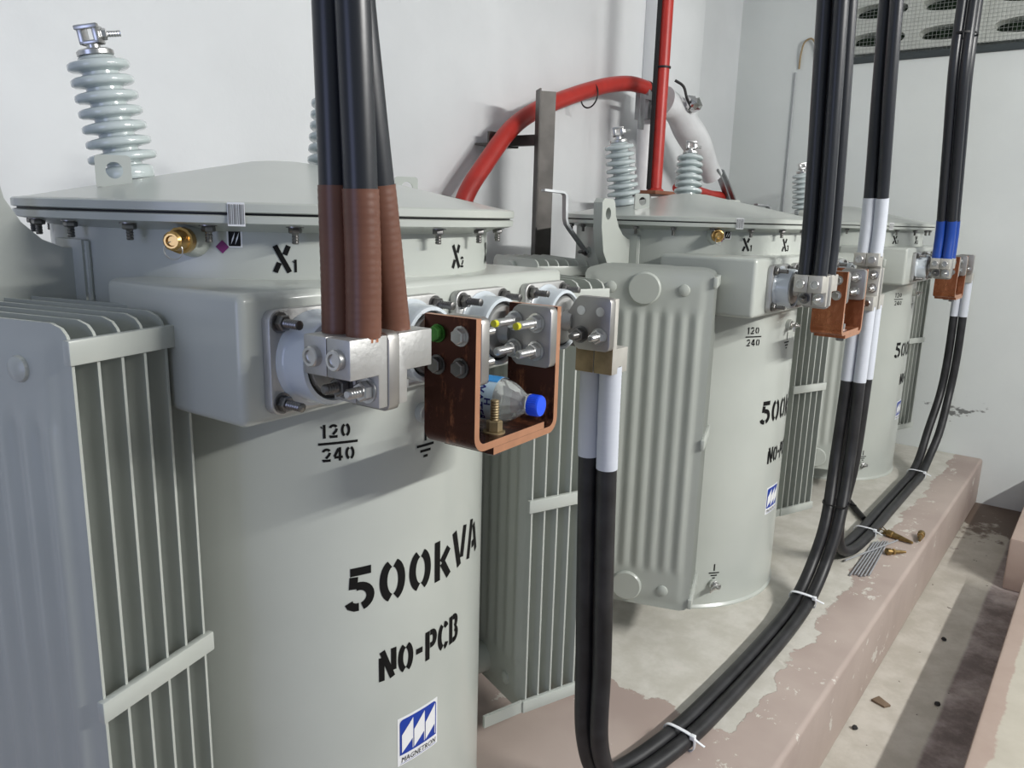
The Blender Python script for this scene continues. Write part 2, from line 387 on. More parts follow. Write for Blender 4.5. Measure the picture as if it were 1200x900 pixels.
# ------------------------------------------------------------------ the room
XW, YW, ZF, ZC, YP = 3.895, 1.66, -.205, 2.45, .373
def slab(x0, x1, y0, y1, z0, z1): return MB().box((x0, y0, z0), (x1, y1, z1))
struct('floor', slab(-1.2, XW+.15, -2.2, YP+.2, ZF-.1, ZF), M['floor'])
struct('concrete_plinth', slab(-1.2, XW, YP, YW, ZF, 0), M['plinth'], bevel=.012, seg=3)
struct('wall_back', slab(-1.2, XW+.15, YW, YW+.12, ZF, ZC), M['wall'])
VY0, VY1, VZ0, VZ1 = -.55, 1.245, 1.722, 2.36      # vent opening in the end wall
wl = MB(); wl.box((XW, -2.2, ZF), (XW+.15, YW, VZ0)); wl.box((XW, -2.2, VZ1), (XW+.15, YW, ZC))
wl.box((XW, VY1, VZ0), (XW+.15, YW, VZ1)); wl.box((XW, -2.2, VZ0), (XW+.15, VY0, VZ1))
struct('wall_right', wl, M['wall_end'])
struct('ceiling', slab(-1.2, XW+.15, -2.2, YW+.12, ZC, ZC+.1), M['wall'])
struct('trim_1', slab(2.945, 3.35, YW-.065, YW, 0, ZC), M['wall'], bevel=.004)       # wall pilaster
kb = MB(); kb.box((.4, -.55, ZF), (2.86, .103, -.02)); struct('kerb', kb, M['kerb'], bevel=.008, seg=2)
struct('kerb', slab(2.98, XW, -.55, .172, ZF, -.02), M['kerb'], bevel=.008, seg=2)

# ventilation opening: frame, pierced block slabs, wire mesh
win = bpy.data.objects.new('window_1', None); COL.objects.link(win); win['kind'] = 'structure'
win.location = Vector((XW, .5, VZ0))*S
def wpart(name, mb, m, **k):
    o = mb.build(name, m, win, **k); o.matrix_parent_inverse = Matrix.Translation(-Vector((XW, .5, VZ0))*S); return o
fr = MB(); fr.box((XW-.012, VY0, VZ0-.022), (XW+.03, VY1+.01, VZ0+.006)); fr.box((XW-.012, VY1-.01, VZ0), (XW+.03, VY1+.012, VZ1))
wpart('frame', fr, M['frame_dark'], bevel=.002)
slots = []
for r_ in range(5):
    for c_ in range(6):
        slots.append((1.035-.283*c_, VZ0+.083+.117*r_))
ym, zm = .283, .117
for (yc, zc) in slots:                       # each vent block: a slab pierced by one lens-shaped slot
    N = 32; inner = []; outer = []
    for k in range(N):
        q = (k % 8)/4-1; e = [(1, q), (-q, 1), (-1, -q), (q, -1)][k//8]
        outer.append((yc+e[0]*(ym/2-.0004), zc+e[1]*(zm/2-.0004))); a = math.atan2(e[1], e[0]); ca, sa = math.cos(a), math.sin(a)
        inner.append((yc+.114*ca, zc+.030*math.copysign(abs(sa)**.75, sa)))
    mb = MB(); X0, X1 = XW+.035, XW+.115
    V = [(X0, *p) for p in outer]+[(X0, *p) for p in inner]+[(X1, *p) for p in inner]+[(X1, *p) for p in outer]
    F = []
    for k in range(N):
        j = (k+1) % N
        F += [(k, j, N+j, N+k), (N+k, N+j, 2*N+j, 2*N+k), (2*N+k, 2*N+j, 3*N+j, 3*N+k)]
    mb.add(V, F); wpart('vent_block', mb, M['vent'])
wm = MB()
y = VY0+.01
while y < VY1: wm.box((XW+.022, y, VZ0), (XW+.0232, y+.0011, VZ1)); y += .0155
z = VZ0+.01
while z < VZ1: wm.box((XW+.0235, VY0, z), (XW+.025, VY1, z+.0011)); z += .0155
o = wpart('wire_mesh', wm, M['mesh_wire']); o['kind'] = 'stuff'
hd = slab(XW+.6, XW+.75, -1.2, 1.9, .9, 2.6)
tag(hd.build('hedge', M['outside']), 'dark green foliage seen through the vent slots', 'foliage')['kind'] = 'stuff'

# ------------------------------------------------------------------ transformer (built once, copied twice)
GT = 'distribution transformers on the plinth'
def make_fin():
    t0, t1, z0, z1 = -.165, .118, .10, .893; NT = 56
    zs = [z0, z0+.004, z0+.010, z0+.018, z0+.028, z0+.045, z0+.07, z0+.082, z0+.09, z0+.098, z0+.108, .26, .40, .55, .70,
          z1-.118, z1-.108, z1-.10, z1-.092, z1-.08, z1-.05, z1-.030, z1-.018, z1-.010, z1-.004, z1]
    def ss(x): x = max(0, min(1, x)); return x*x*(3-2*x)
    mb = MB(); grids = []
    for side in (1, -1):
        vs_ = []; fs = []
        for z in zs:
            e = min(z-z0, z1-z); cr = .022
            ins = cr-math.sqrt(max(0, cr*cr-(cr-min(e, cr))**2))
            for k in range(NT+1):
                u = k/NT; t = t0+ins+(t1-t0-2*ins)*u; d = min(t-t0, t1-t, z-z0, z1-z)
                env = ss((d-.012)/.018); rib = ss((min(z-z0, z1-z)-.083)/.026)
                wv = .5+.5*math.cos(2*math.pi*(t-t0)/(t1-t0)*9)
                h = .0016+env*(.0034*(1-rib)+rib*(.0006+.0052*wv**.8))
                vs_.append((side*h, t, z))
        n = NT+1
        for i in range(len(zs)-1):
            for k in range(NT): fs.append((i*n+k, i*n+k+1, i*n+n+k+1, i*n+n+k))
        mb.add(vs_, fs); grids.append((len(mb.v)-len(vs_), len(zs), n))
        for zc in (z1-.045, z0+.045):
            for tc_ in (.055, -.105):
                mb.lathe([(.0135, -.002), (.012, .0025), (.008, .0045), (.003, .0055), (.0005, .0056)], (side*.006, tc_, zc), (side, 0, 0), 16)
    (a0, nz, n), (b0, _, _) = grids            # welded rim joining the two pressed sheets
    loop_ = [k for k in range(n)]+[i*n+n-1 for i in range(1, nz)]+[(nz-1)*n+k for k in range(n-2, -1, -1)]+[i*n for i in range(nz-2, 0, -1)]
    for p, q in zip(loop_, loop_[1:]+loop_[:1]): mb.f.append((a0+p, a0+q, b0+q, b0+p))
    return mb.mesh('fin', M['paint_fin'], angle=40)
FIN = make_fin()
TILT = {}
def make_radiator(parent, side, ang, rear, off=0):
    # local frame: +x outward along the header, +y towards the back end of the plates
    a = R(ang); rd = Vector((side*math.cos(a), math.sin(a), 0)); td = Vector((side*math.sin(a), -math.cos(a), 0))
    rad = bpy.data.objects.new('radiator', None); COL.objects.link(rad); rad.parent = parent
    # local +y = td (towards the camera side), local +x = rd
    if side > 0: Mx = Matrix(((rd.x, td.x, 0, 0), (rd.y, td.y, 0, 0), (0, 0, -1, 0), (0, 0, 0, 1)))
    zc = .0
    def P(r, t, z): return rd*r+td*(t+off)+Vector((0, 0, z))
    ang_z = math.atan2(rd.y, rd.x)
    for k in range(6):
        o = obj('fin', FIN, rad)
        # fin local x -> rd, local y -> td (mirrored copy keeps thickness symmetric)
        o.matrix_local = Matrix(((rd.x*(1 if side < 0 else -1)*-1, td.x, 0, P(.365+.027*k, 0, 0).x*S), (rd.y*(1 if side < 0 else -1)*-1, td.y, 0, P(.365+.027*k, 0, 0).y*S), (0, 0, 1, 0), (0, 0, 0, 1)))
    for z in (.848, .145):
        hp = MB(); hp.cyl(P(.27, -.03, z), P(.498, -.03, z), .030, 24)
        hp.lathe([(.036, -.006), (.036, .006), (.033, .0095), (.0005, .0098)], P(.5035, -.03, z), rd, 28)
        hp.build('header_pipe', M['paint_fin'], rad)
    for z in (.868, .508, .122):
        br = MB()
        A, B = P(.356, .1195, z), P(.507, .1195, z)
        n = td*.0045; h = Vector((0, 0, .0115))
        br.add([A-n-h, B-n-h, B+n-h, A+n-h, A-n+h, B-n+h, B+n+h, A+n+h], [(0,3,2,1),(4,5,6,7),(0,1,5,4),(1,2,6,5),(2,3,7,6),(3,0,4,7)])
        br.build('bracket', M['paint'], rad, bevel=.0015)
    if not rear:
        A = P(.358, .117, .122); B = radial(side*46, .30, .122) if side > 0 else radial(side*50, .30, .122)
        br = MB(); br.strap([A, A*.5+B*.5, B], (0, 0, 1), .022, .006); br.build('stay_bar', M['paint'], rad)
    return rad
T = thing('transformer', 'nearest grey oil-filled transformer, carrying the three cables with brown taped ends', 'transformer', (.730, 1.005, 0), R(3.2), GT)
tank = MB().lathe([(RT, 0), (RT, .05), (RT, .3), (RT, .6), (RT, .95), (RT, .972), (RT+.02, .979), (.337, .980), (.343, .982), (.3435, .9895), (.342, .9905), (.20, .9905)], n=128)
tank_o = tank.build('tank', M['paint'], T)
MB().lathe([(RT-.002, .0), (RT+.004, .0), (RT+.0045, .004), (RT, .010)], n=96, close=False).build('base_weld', M['paint'], tank_o)
MB().lathe([(.25, .9906), (.3385, .9906), (.3385, .9928), (.25, .9928)], n=96, close=False).build('gasket', M['gasket'], T)
lid = MB().lathe([(.25, .9929), (.342, .9929), (.3445, .9940), (.3445, 1.0025), (.342, 1.0045), (.336, 1.005), (.325, 1.0065), (.06, 1.0605), (.045, 1.0635), (.025, 1.0655), (.004, 1.066)], n=128)
lid_o = lid.build('lid', M['paint'], T)
bm_ = MB().bolt((0, 0, 0), (0, 0, -1), head=.0075, th=.007, stud=.020, sr=.004, washer=.010).mesh('lid_bolt', M['darksteel'])
for k in range(22): obj('lid_bolt', bm_, T, radial(-168+k*16.36, .323, .980))
def markmesh(name, strokes, az0, m=None): return strokes_mb(strokes, on_tank(az0)).build(name, m or M['black_ink'], T)
markmesh('capacity_marking', text_strokes('500kVA', 0, .489, .060, 1.12, .07), -24.6)
markmesh('contents_marking', text_strokes('NO-PCB', 0, .375, .0445, .93, .065), -16.2)
markmesh('voltage_marking', text_strokes('120', 0, .7265, .0172, 1.15, .15)+[([(-.003, .7195), (.046, .7195)], .0032)]+text_strokes('240', .001, .6965, .0172, 1.15, .12), -29.6)
for txt, az in (('1', -38.4), ('3', -15.0), ('2', 8.2), ('4', 31.5)):
    markmesh('terminal_marking', text_strokes('X', 0, .9275, .030, 1.0)+text_strokes(txt, .0205, .9275, .0145, 1.0), az)
def gnd(az, z, s):
    return markmesh('ground_marking', [([(0, z+.026*s), (0, z+.006*s)], .0038*s)]+[([(-wd*s, z-.0075*k*s), (wd*s, z-.0075*k*s)], .0036*s) for k, wd in ((0, .0155), (1, .0095), (2, .004))], az)
gnd(-1.7, .696, 1.0); gnd(-38.5, .098, .95)
def ground_pad(az, z):
    g = bpy.data.objects.new('ground_pad', None); COL.objects.link(g); g.parent = T
    MB().cyl(radial(az, RT-.004, z), radial(az, RT+.010, z), .014, 18).build('boss', M['paint'], g)
    d = radial(az, 1, 0)
    MB().bolt(radial(az, RT+.010, z), d, head=.008, th=.007, stud=.022, sr=.004, washer=.011).build('clamp_bolt', M['steel'], g)
    t = d.cross(Vector((0, 0, 1))); p = radial(az, RT+.020, z)
    MB().strap([p-t*.012, p+t*.006+Vector((0,0,-.002)), p+t*.02+d*.006+Vector((0,0,-.008))], (0, 0, 1), .013, .004).build('clamp_plate', M['steel'], g, bevel=.001)
ground_pad(-2.6, .742); ground_pad(-38.6, .068)
# logo sticker
lg = bpy.data.objects.new('logo_sticker', None); COL.objects.link(lg); lg.parent = T
def rr(u0, v0, u1, v1, r, corners=(1,1,1,1)):
    P = []
    for (cx, cy, a0, on) in ((u1-r, v1-r, 0, corners[0]), (u0+r, v1-r, 90, corners[1]), (u0+r, v0+r, 180, corners[2]), (u1-r, v0+r, 270, corners[3])):
        if on: P += [(cx+r*math.cos(R(a0+90*k/5)), cy+r*math.sin(R(a0+90*k/5))) for k in range(6)]
        else: P.append((u1 if a0 in (0, 270) else u0, v1 if a0 in (0, 90) else v0))
    return P
def on_tank_poly(poly, az0, off):
    pl = on_tank(az0, off); bm = bmesh.new(); vs_ = [bm.verts.new((u, v, 0)) for u, v in poly]; bm.faces.new(vs_)
    us = sorted(p[0] for p in poly)
    n = 10
    for k in range(1, n):
        x = us[0]+(us[-1]-us[0])*k/n
        bmesh.ops.bisect_plane(bm, geom=bm.verts[:]+bm.edges[:]+bm.faces[:], plane_co=(x, 0, 0), plane_no=(1, 0, 0))
    bmesh.ops.triangulate(bm, faces=bm.faces[:])
    bm.verts.index_update(); mb = MB(); mb.add([pl(v.co.x, v.co.y) for v in bm.verts], [tuple(v.index for v in f.verts) for f in bm.faces]); bm.free(); return mb
on_tank_poly(rr(0, .230, .0755, .306, .001), -10.9, .0004).build('backing', M['sticker'], lg)
on_tank_poly(rr(.0035, .2465, .0720, .3025, .006, (1,1,0,0)), -10.9, .0010).build('blue_panel', M['blue_print'], lg)
for k in range(3):
    u = .0065+.0215*k
    on_tank_poly([(u, .2500), (u+.0195, .2665), (u+.0195, .2985), (u, .2785)], -10.9, .0016).build('emblem_stroke', M['sticker'], lg)
    on_tank_poly([(u+.0186, .2500), (u+.0197, .2500), (u+.0197, .2985), (u+.0186, .2985)], -10.9, .0017).build('emblem_stem', M['sticker'], lg)
def font_mb(txt, size, place, bold=.0):
    cu = bpy.data.curves.new('txt', 'FONT'); cu.body = txt; cu.size = size; cu.resolution_u = 2; cu.space_character = 1.05; cu.offset = bold
    ob = bpy.data.objects.new('txt', cu); COL.objects.link(ob)
    dg = bpy.context.evaluated_depsgraph_get(); me = bpy.data.meshes.new_from_object(ob.evaluated_get(dg))
    mb = MB(); mb.add([place(v.co.x, v.co.y) for v in me.vertices], [tuple(p.vertices) for p in me.polygons])
    bpy.data.objects.remove(ob); bpy.data.curves.remove(cu); bpy.data.meshes.remove(me); return mb
pl = on_tank(-10.9, .0012)
font_mb('MAGNETRON', .0126, lambda u, v: pl(u*.80+.0055+v*.15, .2345+v*.9)).build('lettering', M['black_ink'], lg)
on_tank_poly([(.004, .2325), (.0715, .2325), (.0715, .2331), (.004, .2331)], -10.9, .0012).build('rule', M['blue_print'], lg)
# bushing compartment with four low-voltage bushings
FD = -.335; BX0, BX1, BZ0, BZ1 = -.330, .256, .787, .919
bb = MB().box((BX0, FD, BZ0), (BX1, -.10, BZ1)); bb.build('bushing_compartment', M['paint'], T, bevel=.009, seg=3)
BUSH = (-.249, -.104, .038, .195); BZ = .850
flange = MB().prism([(x, 0, z) for x, z in rr(-.056, -.053, .056, .053, .012)], (0, -.012, 0))
fl_me = flange.mesh('flange', M['alu'], bevel=.002)
gk_me = MB().prism([(x, .004, z) for x, z in rr(-.050, -.049, .050, .049, .020)], (0, -.0042, 0)).mesh('gasket', M['gasket'])
ring_me = MB().lathe([(.050, .010), (.050, .013), (.046, .015), (.0445, .019), (.0450, .040), (.0435, .0445), (.0395, .0455), (.0380, .043), (.0380, .036)], (0, 0, 0), (0, -1, 0), 48, close=False).mesh('porcelain_ring', M['porcelain_ring'], angle=45)
gr_me = MB().lathe([(.0380, .030), (.0380, .0410), (.0350, .0410), (.0350, .036)], (0, 0, 0), (0, -1, 0), 40, close=False).mesh('seal', M['gasket'])
cap_me = MB().lathe([(.0350, .030), (.0350, .0420), (.033, .0450), (.016, .0465), (.015, .054), (.013, .060), (.0005, .060)], (0, 0, 0), (0, -1, 0), 40).mesh('terminal_cap', M['alu'], angle=40)
def spade_mesh(m):
    P = [(0, -.060, -.018), (0, -.070, -.030), (0, -.118, -.0395)]
    y0, y1, h = -.050, -.123, .0385
    poly = [(0, -.052, -.012), (0, -.066, -.034), (0, -.072, -h), (0, y1+.007, -h), (0, y1+.002, -h+.002), (0, y1, -h+.007), (0, y1, h-.007), (0, y1+.002, h-.002), (0, y1+.007, h), (0, -.072, h), (0, -.066, .034), (0, -.052, .012)]
    mb = MB().prism([(x-.0075, y, z) for x, y, z in poly], (.015, 0, 0)); return mb.mesh('spade', m, bevel=.0015)
sp_me = spade_mesh(M['alu_dull'])
hole_me = MB().lathe([(.0062, 0), (.0062, .0004), (.0048, .0006), (.0005, .0006)], (-.0075, 0, 0), (-1, 0, 0), 16).mesh('bolt_hole', M['steel'])
fb_me = MB().bolt((0, 0, 0), (0, -1, 0), head=.0085, th=.0085, stud=.030, sr=.0048, washer=.0105).mesh('flange_bolt', M['darksteel'])
for i, bx in enumerate(BUSH):
    bq = bpy.data.objects.new('low_voltage_bushing', None); COL.objects.link(bq); bq.parent = T; bq.location = Vector((bx, FD, BZ))*S
    for nm, me in (('gasket', gk_me), ('flange', fl_me), ('porcelain_ring', ring_me), ('seal', gr_me), ('terminal_cap', cap_me), ('spade', sp_me)): obj(nm, me, bq)
    for sx_ in (-1, 1):
        for sz_ in (-1, 1): obj('flange_bolt', fb_me, bq, (sx_*.0435, -.012, sz_*.0405))
# relief valve, stickers
rv = bpy.data.objects.new('relief_valve', None); COL.objects.link(rv); rv.parent = T
d = radial(-55, 1, 0)
MB().lathe([(.020, 0), (.019, .006), (.015, .018), (.0135, .020)], radial(-55, RT-.002, .962), d, 24).build('weld_boss', M['paint'], rv)
MB().lathe([(.0125, .018), (.0125, .023), (.0145, .0235), (.0145, .033), (.012, .034), (.0105, .042), (.0105, .050), (.008, .053), (.006, .053), (.005, .050), (.0003, .050)], radial(-55, RT-.002, .962), d, 12).build('valve_body', M['brass'], rv)
p = radial(-55, RT+.047, .962)
ringp = [p+Vector((0, 0, -.010))+(d*math.cos(a)*.25+Vector((0, 0, math.sin(a)))+d.cross(Vector((0,0,1)))*math.cos(a)*.95)*.0095 for a in [2*math.pi*k/20 for k in range(21)]]
MB().tube(ringp, .0007, 6, cap=False).build('pull_ring', M['steel'], rv)
on_tank_poly([(0, .955), (.0075, .9475), (.015, .955), (.0075, .9625)], -50.2, .0006).build('purple_sticker', M['purple'], T)
st = bpy.data.objects.new('inspection_sticker', None); COL.objects.link(st); st.parent = T
on_tank_poly(rr(0, .9545, .017, .9745, .001), -47.8, .0004).build('backing', M['sticker'], st)
on_tank_poly(rr(.002, .956, .015, .973, .001), -47.8, .0008).build('black_panel', M['black_ink'], st)
for k in range(2): on_tank_poly([(.0045+.0045*k, .9575), (.0078+.0045*k, .9645), (.0092+.0045*k, .9715), (.006+.0045*k, .9645)], -47.8, .0012).build('emblem_stroke', M['sticker'], st)
bc = bpy.data.objects.new('barcode_sticker', None); COL.objects.link(bc); bc.parent = T
def rimp(u, v, off=.0006): a = R(-45.6)+u/.3445; return Vector(((.3445+off)*math.sin(a), -(.3445+off)*math.cos(a), v))
mb = MB()
for k in range(6): mb.add([rimp(.003*k, .979), rimp(.003*k+.003, .979), rimp(.003*k+.003, 1.004), rimp(.003*k, 1.004)], [(0, 1, 2, 3)])
mb.build('backing', M['sticker'], bc)
mb = MB()
for k in range(9): mb.add([rimp(.001+.0019*k, .981, .001), rimp(.001+.0019*k+(.0008 if k % 3 else .0012), .981, .001), rimp(.001+.0019*k+(.0008 if k % 3 else .0012), 1.002, .001), rimp(.001+.0019*k, 1.002, .001)], [(0, 1, 2, 3)])
mb.build('bars', M['grey_ink'], bc)
# high-voltage bushings
sheds = [(.0001, 0), (.028, 0), (.028, .002)]
hv = [(.0285, .002), (.0335, .004), (.0345, .007), (.0345, .018), (.032, .0205), (.025, .0220)]
zz = .0225; NS = 7
for k in range(NS):
    ro = .0415-.0006*k+.002*(k == 0)
    hv += [(.0225, zz), (.0225, zz+.0030), (ro-.010, zz+.0048), (ro-.0035, zz+.0056), (ro-.0005, zz+.0075), (ro, zz+.0095), (ro-.0004, zz+.0140), (ro-.003, zz+.0160), (ro-.009, zz+.0172), (.0245, zz+.0188)]
    zz += .0193
hv += [(.0235, zz), (.022, zz+.003), (.019, zz+.0035), (.0005, zz+.0036)]
HVTOP = zz+.0036
for az in (-118, 118):
    hb = bpy.data.objects.new('high_voltage_bushing', None); COL.objects.link(hb); hb.parent = T
    base = radial(az, .205, 1.0275); axis = (radial(az, math.sin(R(10)), 0)+Vector((0, 0, math.cos(R(10))))).normalized()
    hb.location = base*S; hb.rotation_euler = Vector((0, 0, 1)).rotation_difference(axis).to_euler()
    MB().lathe([(.036, -.012), (.036, .000), (.030, .0015)], n=36).build('seat', M['paint'], hb)
    MB().lathe([(.031, .0), (.0335, .0005), (.0335, .0045), (.031, .0045)], n=36, close=False).build('gasket', M['gasket'], hb)
    MB().lathe(hv, n=48, close=False).build('porcelain', M['porcelain'], hb, angle=60)
    MB().lathe([(.019, HVTOP), (.0225, HVTOP+.001), (.0225, HVTOP+.006), (.020, HVTOP+.008), (.0085, HVTOP+.0085), (.0085, HVTOP+.016), (.0005, HVTOP+.016)], n=32).build('cap', M['steel'], hb)
    z0 = HVTOP+.014
    ey = MB(); ey.box((-.010, -.013, z0), (.010, -.006, z0+.022)); ey.box((-.010, .006, z0), (.010, .013, z0+.022)); ey.box((-.010, -.013, z0), (.010, .013, z0+.005)); ey.box((-.012, -.015, z0+.018), (-.004, .015, z0+.024))
    e1 = ey.build('eye_clamp', M['steel'], hb, bevel=.0015); e1.rotation_euler = (0, 0, R(38))
    e2 = MB().bolt((.010, 0, z0+.012), (1, 0, 0), head=.0075, th=.008, stud=.026, sr=.0042, washer=.008).build('clamp_bolt', M['steel'], hb); e2.rotation_euler = (0, 0, R(-28))
    # lid lifting eye beside the bushing
    aa = az+(26 if az < 0 else -32)
    u_ = radial(aa, 1, 0); t_ = Vector((-u_.y, u_.x, 0)) if az < 0 else Vector((-u_.y, u_.x, 0))
    wv = Vector((.84, -.54, 0)) if az < 0 else Vector((.80, -.60, 0))
    b0 = radial(aa, .250, 1.019); poly = rr(-.020, 0, .020, .038, .005, (1, 1, 0, 0))
    N = 16; out = [b0+wv*x+Vector((0, 0, z)) for x, z in poly]
    hl = [b0+wv*(.010*math.cos(2*math.pi*k/N)+.001)+Vector((0, 0, .020+.010*math.sin(2*math.pi*k/N))) for k in range(N)]
    nrm = wv.cross(Vector((0, 0, 1))).normalized()*.005
    bm = bmesh.new()
    def loop(P): vv = [bm.verts.new(q) for q in P]; return [bm.edges.new((vv[k], vv[(k+1) % len(vv)])) for k in range(len(vv))]
    bmesh.ops.triangle_fill(bm, edges=loop(out)+loop(hl), use_beauty=True)
    ext = bmesh.ops.extrude_face_region(bm, geom=bm.faces[:]); bmesh.ops.translate(bm, verts=[v for v in ext['geom'] if isinstance(v, bmesh.types.BMVert)], vec=nrm)
    bm.verts.index_update(); mb = MB(); mb.add([v.co.copy() for v in bm.verts], [tuple(v.index for v in f.verts) for f in bm.faces]); bm.free()
    mb.build('lid_eye', M['paint'], T)
# H1 / H2 stencilled on the lid cone
def on_lid(az, r0):
    def f(u, v):
        r = r0+v; a = R(az)-u/r0*-1; return Vector((r*math.sin(a), -r*math.cos(a), 1.0065+(.325-r)*.2038+.0008))
    return f
strokes_mb(text_strokes('H2', 0, 0, .05, 1.1), (lambda g: (lambda u, v: g(u, .05-v)))(on_lid(40, .235))).build('terminal_marking', M['grey_ink'], T)
# lifting lug, with welded pad plates
for az in (-92,):
    d = radial(az, 1, 0); t = Vector((-d.y, d.x, 0)) if az < 0 else Vector((d.y, -d.x, 0))
    def LP(r, z): return d*r+Vector((0, 0, z))
    outl = [(.304, .946), (.322, .947), (.345, .957), (.365, .976), (.380, 1.002), (.385, 1.030), (.391, 1.039), (.430, 1.041), (.439, 1.031), (.437, .975), (.425, .918), (.398, .878), (.360, .856), (.304, .850)]
    N = 16; hl = [(.412+.011*math.cos(2*math.pi*k/N), 1.006+.014*math.sin(2*math.pi*k/N)) for k in range(N)]
    bm = bmesh.new()
    bmesh.ops.triangle_fill(bm, edges=loop([LP(*q)-t*.012 for q in outl])+loop([LP(*q)-t*.012 for q in hl]), use_beauty=True)
    ext = bmesh.ops.extrude_face_region(bm, geom=bm.faces[:]); bmesh.ops.translate(bm, verts=[v for v in ext['geom'] if isinstance(v, bmesh.types.BMVert)], vec=t*.024)
    bm.verts.index_update(); mb = MB(); mb.add([v.co.copy() for v in bm.verts], [tuple(v.index for v in f.verts) for f in bm.faces]); bm.free()
    lug = mb.build('lifting_lug', M['paint'], T)
    pd = MB(); pl = on_tank(az, 0)
    for k in range(8):
        u0, u1 = -.032+.008*k, -.024+.008*k
        A = [on_tank(az, o_)(u, z) for o_ in (-.002, .009) for z in (.835, .957) for u in (u0, u1)]
        pd.add(A, [(4, 5, 7, 6), (0, 2, 3, 1), (2, 6, 7, 3), (0, 1, 5, 4)]+([(0, 4, 6, 2)] if k == 0 else [])+([(1, 3, 7, 5)] if k == 7 else []))
    pd.build('pad_plate', M['paint'], lug)
    wb = MB()
    for u in (-.0325, .0325): wb.tube([on_tank(az, .0025)(u+random.uniform(-.0004, .0004), .838+.118*k/40) for k in range(41)], lambda q: .0036+.0005*math.sin(q*130), 8)
    wb.build('weld_bead', M['paint'], lug)['kind'] = 'stuff'
# bent arrester bracket
hk = bpy.data.objects.new('arrester_bracket', None); COL.objects.link(hk); hk.parent = T
az = -119; wdir = Vector((0, 0, 1)).cross(radial(az, 1, 0))
pts = [radial(az, r, z) for r, z in ((.309, .905), (.318, .915), (.362, .965), (.372, .978), (.376, .992), (.378, 1.048), (.3815, 1.054), (.388, 1.0565), (.440, 1.060))]
MB().strap(pts, wdir, .022, .006).build('bent_bar', M['galv'], hk)
MB().cyl(radial(az, RT-.004, .908), radial(az, RT+.004, .908), .014, 16).build('boss', M['paint'], hk)
MB().bolt(radial(az, .312, .908), radial(az, 1, 0), head=.0085, th=.008, stud=.022, sr=.0045, washer=.011).build('bracket_bolt', M['darksteel'], hk)
# radiators
make_radiator(T, -1, -20, False); make_radiator(T, 1, -20, False)
make_radiator(T, -1, 28, True, -.01); make_radiator(T, 1, 28, True, -.01)

T2 = copy_tree(T); T2.location = Vector((2.017, .966, 0))*S; T2.rotation_euler = (0, 0, R(-.4))
tag(T2, 'middle grey oil-filled transformer, its broad ribbed radiator plate facing the viewer', 'transformer', GT)
T3 = copy_tree(T); T3.location = Vector((3.393, .947, 0))*S; T3.rotation_euler = (0, 0, R(-.7))
tag(T3, 'farthest grey oil-filled transformer, carrying cables with blue taped ends by the end wall', 'transformer', GT)
def spin(t, marks):
    for ch in t.children:
        for key, d in marks.items():
            if ch.name.startswith(key): ch.rotation_euler.z += R(d)
spin(T, {'terminal_m': -3.2, 'voltage': -3.2, 'capacity': -3.2, 'contents': -3.2, 'logo': -3.2, 'ground_m': -3.2, 'ground_p': -3.2, 'relief': -3.2, 'purple': -3.2, 'inspection': -3.2, 'barcode': -3.2})
spin(T2, {'terminal_m': -.3, 'voltage': -2.7, 'capacity': 5.6, 'contents': 6.4, 'logo': 4.0, 'relief': 3})
spin(T3, {'terminal_m': 1.7, 'voltage': 1.5, 'capacity': 4.2, 'contents': 9, 'logo': 4.5, 'relief': 3})
for ch in [c for c in T.children if c.name.startswith('radiator')]:     # nearest transformer: its front banks sit a little differently
    f = [c for c in ch.children if c.name.startswith('fin')][0].location
    if f.y < 0: ch.rotation_euler.z = R(-7 if f.x < 0 else -3); ch.location = Vector((.018 if f.x < 0 else -.004, -.020 if f.x < 0 else -.024, 0))*S
for ch in T3.children:
    if ch.name.startswith('radiator'):
        cx = sum((c.location.x for c in ch.children if c.name.startswith('fin')))
        if cx > 0: ch.location.x -= .032*S
TR = [(Vector((.730, 1.005, 0)), R(3.2)), (Vector((2.017, .966, 0)), R(-.4)), (Vector((3.393, .947, 0)), R(-.7))]
BDX = (0, .032, .044)        # the bushings of the two farther transformers sit slightly to one side of the compartment
for t, dx in ((T2, BDX[1]), (T3, BDX[2])):
    for ch in t.children:
        if ch.name.startswith('low_voltage'): ch.location.x += dx*S
        if ch.name.startswith('bushing_comp'): ch.location.x -= .010*S
def loc_of(i, p):
    c, a = TR[i]; return c+Matrix.Rotation(a, 3, 'Z')@(Vector(p)+Vector((BDX[i], 0, 0)))

